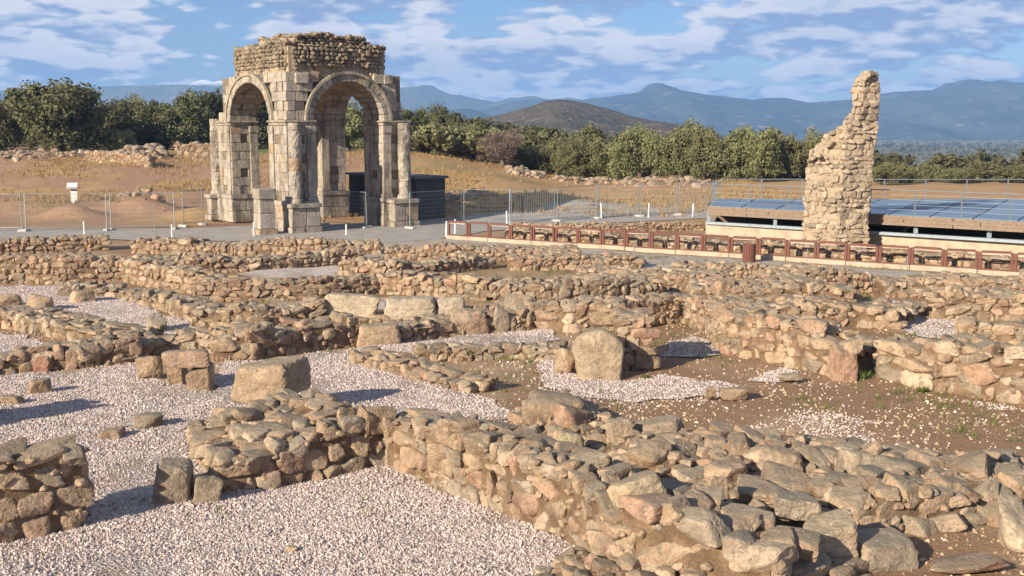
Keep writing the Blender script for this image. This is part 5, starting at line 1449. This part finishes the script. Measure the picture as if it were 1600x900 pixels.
# ------------------------------------------------------------------ trees
def crown_arrays(seed, nclump, nleaf, ls, bare=False):
    r = np.random.RandomState(seed)
    C = []
    while len(C) < nclump:
        d = r.normal(0, 1, 3); d /= np.linalg.norm(d)
        lump = 0.78 + 0.55 * mnoise.noise(Vector(d * 1.6) + Vector((seed * 3.3, 0, 0)))
        rad = r.uniform(0.35, 1.0) ** 0.6 * 0.40 * lump
        p = d * rad * np.array([1, 1, 0.92])
        if p[2] < -0.33 and r.random_sample() < 0.5: continue
        C.append((*p, r.uniform(0.06, 0.16)))
    C = np.array(C)
    k = r.randint(0, nclump, nleaf)
    d = r.normal(0, 1, (nleaf, 3)); d /= np.linalg.norm(d, axis=1)[:, None]
    rr = r.random_sample(nleaf) ** 0.45
    P = C[k, :3] + d * (C[k, 3] * rr)[:, None]
    n = d + r.normal(0, 0.7, (nleaf, 3)); n /= np.linalg.norm(n, axis=1)[:, None]
    t = np.cross(n, r.normal(0, 1, (nleaf, 3))); t /= np.linalg.norm(t, axis=1)[:, None]
    b = np.cross(n, t)
    s = ls * r.uniform(0.6, 1.3, nleaf)[:, None]; w = s * (0.12 if bare else 0.62)
    V = np.stack([P - t * s - b * w * .3, P + b * w, P + t * s, P - b * w], 1).reshape(-1, 3)
    F = np.arange(nleaf * 4).reshape(-1, 4)
    return V, F
OAKC = [mesh_np('crown', *crown_arrays(10 + i, 85, 14000, 0.019), M_OAK) for i in range(4)]
OLIVEC = [mesh_np('crown', *crown_arrays(30 + i, 64, 11000, 0.019), M_OLIVE) for i in range(5)]
BAREC = [mesh_np('crown', *crown_arrays(50 + i, 60, 9000, 0.030, True), M_BARE) for i in range(2)]
def trunk_mesh(seed):
    r = random.Random(seed); mb = MB()
    top = Vector((r.uniform(-.05, .05), r.uniform(-.05, .05), 0.38))
    mb.tube((0, 0, -0.06), (top.x * .4, top.y * .4, 0.15), 0.055, 8, 0.042); mb.tube((top.x * .4, top.y * .4, 0.145), top, 0.042, 8, 0.03)
    for i in range(5):
        a = i * 1.256 + r.uniform(-.3, .3); s = Vector((top.x * .6, top.y * .6, r.uniform(0.18, 0.34)))
        e = s + Vector((math.cos(a) * r.uniform(.16, .3), math.sin(a) * r.uniform(.16, .3), r.uniform(.15, .32)))
        mb.tube(s, e, 0.024, 6, 0.010)
    return mb.mesh('trunk', M_BARK, True)
TRUNKS = [trunk_mesh(i) for i in range(4)]
tn = [0]
def tree(label, px, dist, hpx, wpx, kind='olive', low=0.0, cat='tree', name=None):
    i = tn[0]; tn[0] += 1
    p = at_dist(px, dist); z = hz(p.x, p.y)
    if kind == 'olive': wpx *= 1.32; low += 0.06
    if kind == 'oak': wpx *= 1.36; hpx *= 1.12; low += 0.09
    if px > 1360: hpx *= 0.50
    if kind == 'olive' and 860 < px < 1360: hpx *= 1.02
    h, w = hpx * dist / FPX, wpx * dist / FPX
    R = root(name or {'oak': 'holm_oak', 'olive': 'olive_tree', 'bare': 'bare_shrub'}[kind], (p.x, p.y, z), label, cat, {'oak': 'holm oaks behind the field', 'olive': 'olive trees behind the ruins', 'bare': 'leafless shrubs'}[kind], RNG.uniform(0, 6.28))
    tk = link('trunk', TRUNKS[i % 4], R); tk.scale = (max(w, h * .8) * .9, max(w, h * .8) * .9, h)
    lib = {'oak': OAKC, 'olive': OLIVEC, 'bare': BAREC}[kind]
    zc_ = 0.56 - low
    cr_ = link('crown', lib[i % len(lib)], R, (0, 0, h * zc_)); s = 1.0 / 0.98
    cr_.scale = (w * s, w * s * 0.9, h * 2 * (1 - zc_) * s * 1.0)
    return R
TREES = [
 (92,118,124,138,'oak','largest dark holm oak standing at the left edge of the field',.06), (8,122,92,84,'oak','holm oak cut by the left picture edge',.06), (-40,126,95,90,'oak','holm oak just beyond the left picture edge',.05),
 (178,128,86,78,'oak','dark holm oak directly right of the largest oak',.06), (222,140,92,64,'olive','tall yellow-green tree behind the dark oaks left of the arch',.04), (252,128,76,70,'oak','low dark oak in the middle of the left tree row',.08),
 (296,126,86,84,'oak','leafy oak just left of the arch',.04), (196,120,44,46,'olive','small pale green bush under the dark oaks',.12), (330,134,104,70,'oak','tall oak partly behind the left side of the arch',.04),
 (405,130,90,80,'oak','oak seen through the side passage of the arch',.06), (140,136,84,60,'oak','oak behind the largest oak',.06), (55,138,80,70,'oak','oak behind the leftmost oaks',.06), (360,140,80,60,'oak','oak behind the left pier of the arch',.06),
 (545,124,84,74,'olive','grey-green tree seen through the main arch opening',.08), (500,132,80,66,'oak','dark tree behind the near pier of the arch',.08), (600,128,78,70,'olive','pale olive tree behind the right pier',.06),
 (640,122,78,60,'oak','dark tall oak right beside the arch',.06), (672,124,58,64,'olive','rounded olive next to the dark oak by the arch',.10), (706,120,56,70,'olive','low olive bush left of the leafless shrub',.12), (740,128,60,60,'olive','olive half behind the leafless shrub',.08),
 (786,114,74,104,'bare','large leafless purplish shrub in the middle distance',.10), (760,118,52,56,'bare','smaller leafless shrub beside the large one',.10), (832,118,50,62,'olive','low olive right of the leafless shrub',.12),
 (870,116,66,58,'olive','first olive of the dense right-hand row',.08), (902,112,72,62,'olive','second olive of the dense row, pale green',.08), (940,112,80,62,'olive','third olive of the dense row',.08), (978,108,88,70,'olive','tall olive near the middle of the dense row',.08),
 (1020,108,92,72,'olive','olive with twin tops in the dense row',.07), (1062,106,92,72,'olive','olive above the tan stone bank',.07), (1104,104,88,70,'olive','olive directly left of the shelter',.08), (1146,104,92,74,'olive','broad olive behind the shelter corner',.07),
 (1190,102,90,74,'olive','olive left of the ruined tower',.07), (1232,104,84,66,'olive','olive touching the left edge of the tower',.07), (1274,108,84,66,'olive','olive mostly hidden behind the tower',.07), (1378,104,74,62,'olive','olive just right of the tower',.08),
 (1412,108,66,60,'olive','second olive right of the tower',.10), (1452,112,64,60,'olive','small olive above the blue roof',.10), (1492,108,60,64,'olive','rounded olive behind the deck railing',.10), (1534,110,72,66,'olive','grey-green olive toward the right edge',.10), (1580,108,64,66,'olive','olive near the right picture edge',.10), (1626,108,70,70,'olive','olive cut by the right picture edge',.10),
 (920,132,84,70,'olive','olive in the second row behind the pale one',.05), (1000,128,100,70,'olive','tall olive in the second row',.05), (1085,126,100,74,'olive','olive in the second row above the shelter',.05), (1165,126,96,74,'olive','olive in the second row near the tower',.05), (1210,122,96,70,'olive','olive in the second row touching the tower',.05), (690,140,70,70,'oak','dark oak behind the low olives',.06), (850,138,74,70,'oak','dark oak behind the first olives of the row',.06),
]
for px_, di, h_, w_, kd, l_, lo in TREES: tree(l_, px_, di, h_, w_, kd, lo, 'shrub' if kd == 'bare' else 'tree')

# far wood: thousands of crowns that read as one mass
def wood(name, label, n, d0, d1, seed, leaves, size, pxr=(-80, 1680), gap=0.42):
    r = np.random.RandomState(seed)
    CV, CF = crown_arrays(seed, 12, leaves, 0.5 / math.sqrt(leaves) * 2.6)
    VV, FF = [], []; off = 0; k = 0
    while k < n:
        dist = math.exp(r.uniform(math.log(d0), math.log(d1)))
        px = r.uniform(*pxr); x = (px - 800) / FPX * dist
        if fbm(np.array(x), np.array(dist), 0.012, 77) < gap and r.random_sample() < 0.8: continue
        h = size * r.uniform(0.7, 1.25); w = h * r.uniform(0.95, 1.5)
        a = r.uniform(0, 6.28); ca, sa = math.cos(a), math.sin(a)
        V = CV * np.array([w, w, h])
        V = np.stack([V[:, 0] * ca - V[:, 1] * sa + x, V[:, 0] * sa + V[:, 1] * ca + dist, V[:, 2] + hz(x, dist) + h * 0.45], 1)
        VV.append(V); FF.append(CF + off); off += len(V); k += 1
    return tag(link(name, mesh_np(name, np.concatenate(VV), np.concatenate(FF), M_OLIVE if 'olive' in name else M_FARWOOD)), label, None, None, 'stuff')
wood('olive_grove', 'grey-green olive grove filling the ground behind the front row', 420, 116, 235, 9, 800, 4.6, (640, 1290), 0.30)
wood('far_wood', 'dense wood of oaks and olives behind the field', 520, 132, 330, 5, 420, 5.0)
wood('far_wood', 'open oak wood spreading over the plain', 3000, 330, 1500, 6, 70, 5.4)
wood('far_wood', 'thin line of distant trees at the foot of the hills', 2600, 1500, 3600, 7, 18, 5.5, gap=0.36)

# ------------------------------------------------------------------ dry grass: tufts over the field, wisps among the ruins
def grass(name, label, n, region, hmin, hmax, seed, mat, keep=None, blades=7):
    r = np.random.RandomState(seed); x0, x1, y0, y1 = region
    y = y0 + (y1 - y0) * r.random_sample(n) ** 0.8; x = r.uniform(-1, 1, n) * 0.5 * y
    ok = (x > x0) & (x < x1)
    if keep is not None: ok &= r.random_sample(n) < keep(x, y)
    x, y = x[ok], y[ok]; n = len(x); z = height(x, y)
    X_ = np.repeat(x, blades) + r.normal(0, 0.07, n * blades); Y_ = np.repeat(y, blades) + r.normal(0, 0.07, n * blades); Z_ = np.repeat(z, blades)
    m_ = n * blades; a = r.uniform(0, 6.28, m_); h = r.uniform(hmin, hmax, m_); w = h * 0.10
    L = r.uniform(0.1, 0.6, m_) * h
    V = np.stack([np.stack([X_ - np.sin(a) * w, Y_ + np.cos(a) * w, Z_ - 0.02], 1), np.stack([X_ + np.sin(a) * w, Y_ - np.cos(a) * w, Z_ - 0.02], 1), np.stack([X_ + np.cos(a) * L, Y_ + np.sin(a) * L, Z_ + h], 1)], 1).reshape(-1, 3)
    return tag(link(name, mesh_np(name, V, np.arange(m_ * 3).reshape(-1, 3), mat)), label, None, None, 'stuff')
M_DRY = leaf_mat('dry_grass', (0.36, 0.25, 0.10), (0.46, 0.35, 0.17), 0.3)
grass('dry_grass', 'dry yellow grass tufts over the field', 26000, (-45, 22, 63, 120), 0.12, 0.34, 3, M_DRY, keep=lambda a, b: np.clip((fbm(a, b, 0.12, 70) - 0.40) * 6, 0.05, 1))
grass('dry_grass', 'wisps of dry grass and weeds between the ruined walls', 6000, (-20, 20, 14, 45), 0.05, 0.15, 4, M_WEED, keep=lambda a, b: np.clip((fbm(a, b, 0.5, 71) - 0.50) * 8, 0.0, 1))

# ------------------------------------------------------------------ small weeds among the stones
def weed(label, px, py, s=0.18, n=60, seed=1):
    r = np.random.RandomState(seed); p = ground_at(px, py)
    a = r.uniform(0, 6.28, n); t = r.uniform(0.2, 1.0, n)
    x, y = np.cos(a) * t * s, np.sin(a) * t * s * .7; h = s * r.uniform(.3, .8, n)
    V = []
    for i in range(n):
        wx, wy = -math.sin(a[i]) * .012, math.cos(a[i]) * .012
        V += [(x[i] * .4 - wx, y[i] * .4 - wy, 0), (x[i] * .4 + wx, y[i] * .4 + wy, 0), (x[i], y[i], h[i])]
    o = link('weed_tuft', mesh_np('weed_tuft', np.array(V), np.arange(n * 3).reshape(-1, 3), M_WEED), None, (p.x, p.y, hz(p.x, p.y)))
    tag(o, label, 'weed', 'green weeds among the stones')
for i, (px_, py_, s_, l_) in enumerate(((660, 753, .10, 'small green weed at the foot of the long pale wall'), (1348, 592, .3, 'green weeds in the gap between the two right walls'), (1440, 612, .2, 'green weeds at the foot of the retaining wall'), (1010, 592, .16, 'green tuft beside the stacked wall end'), (1345, 735, .12, 'dry tuft among the collapsed boulders'))):
    weed(l_, px_, py_, s_, 90, i + 3)
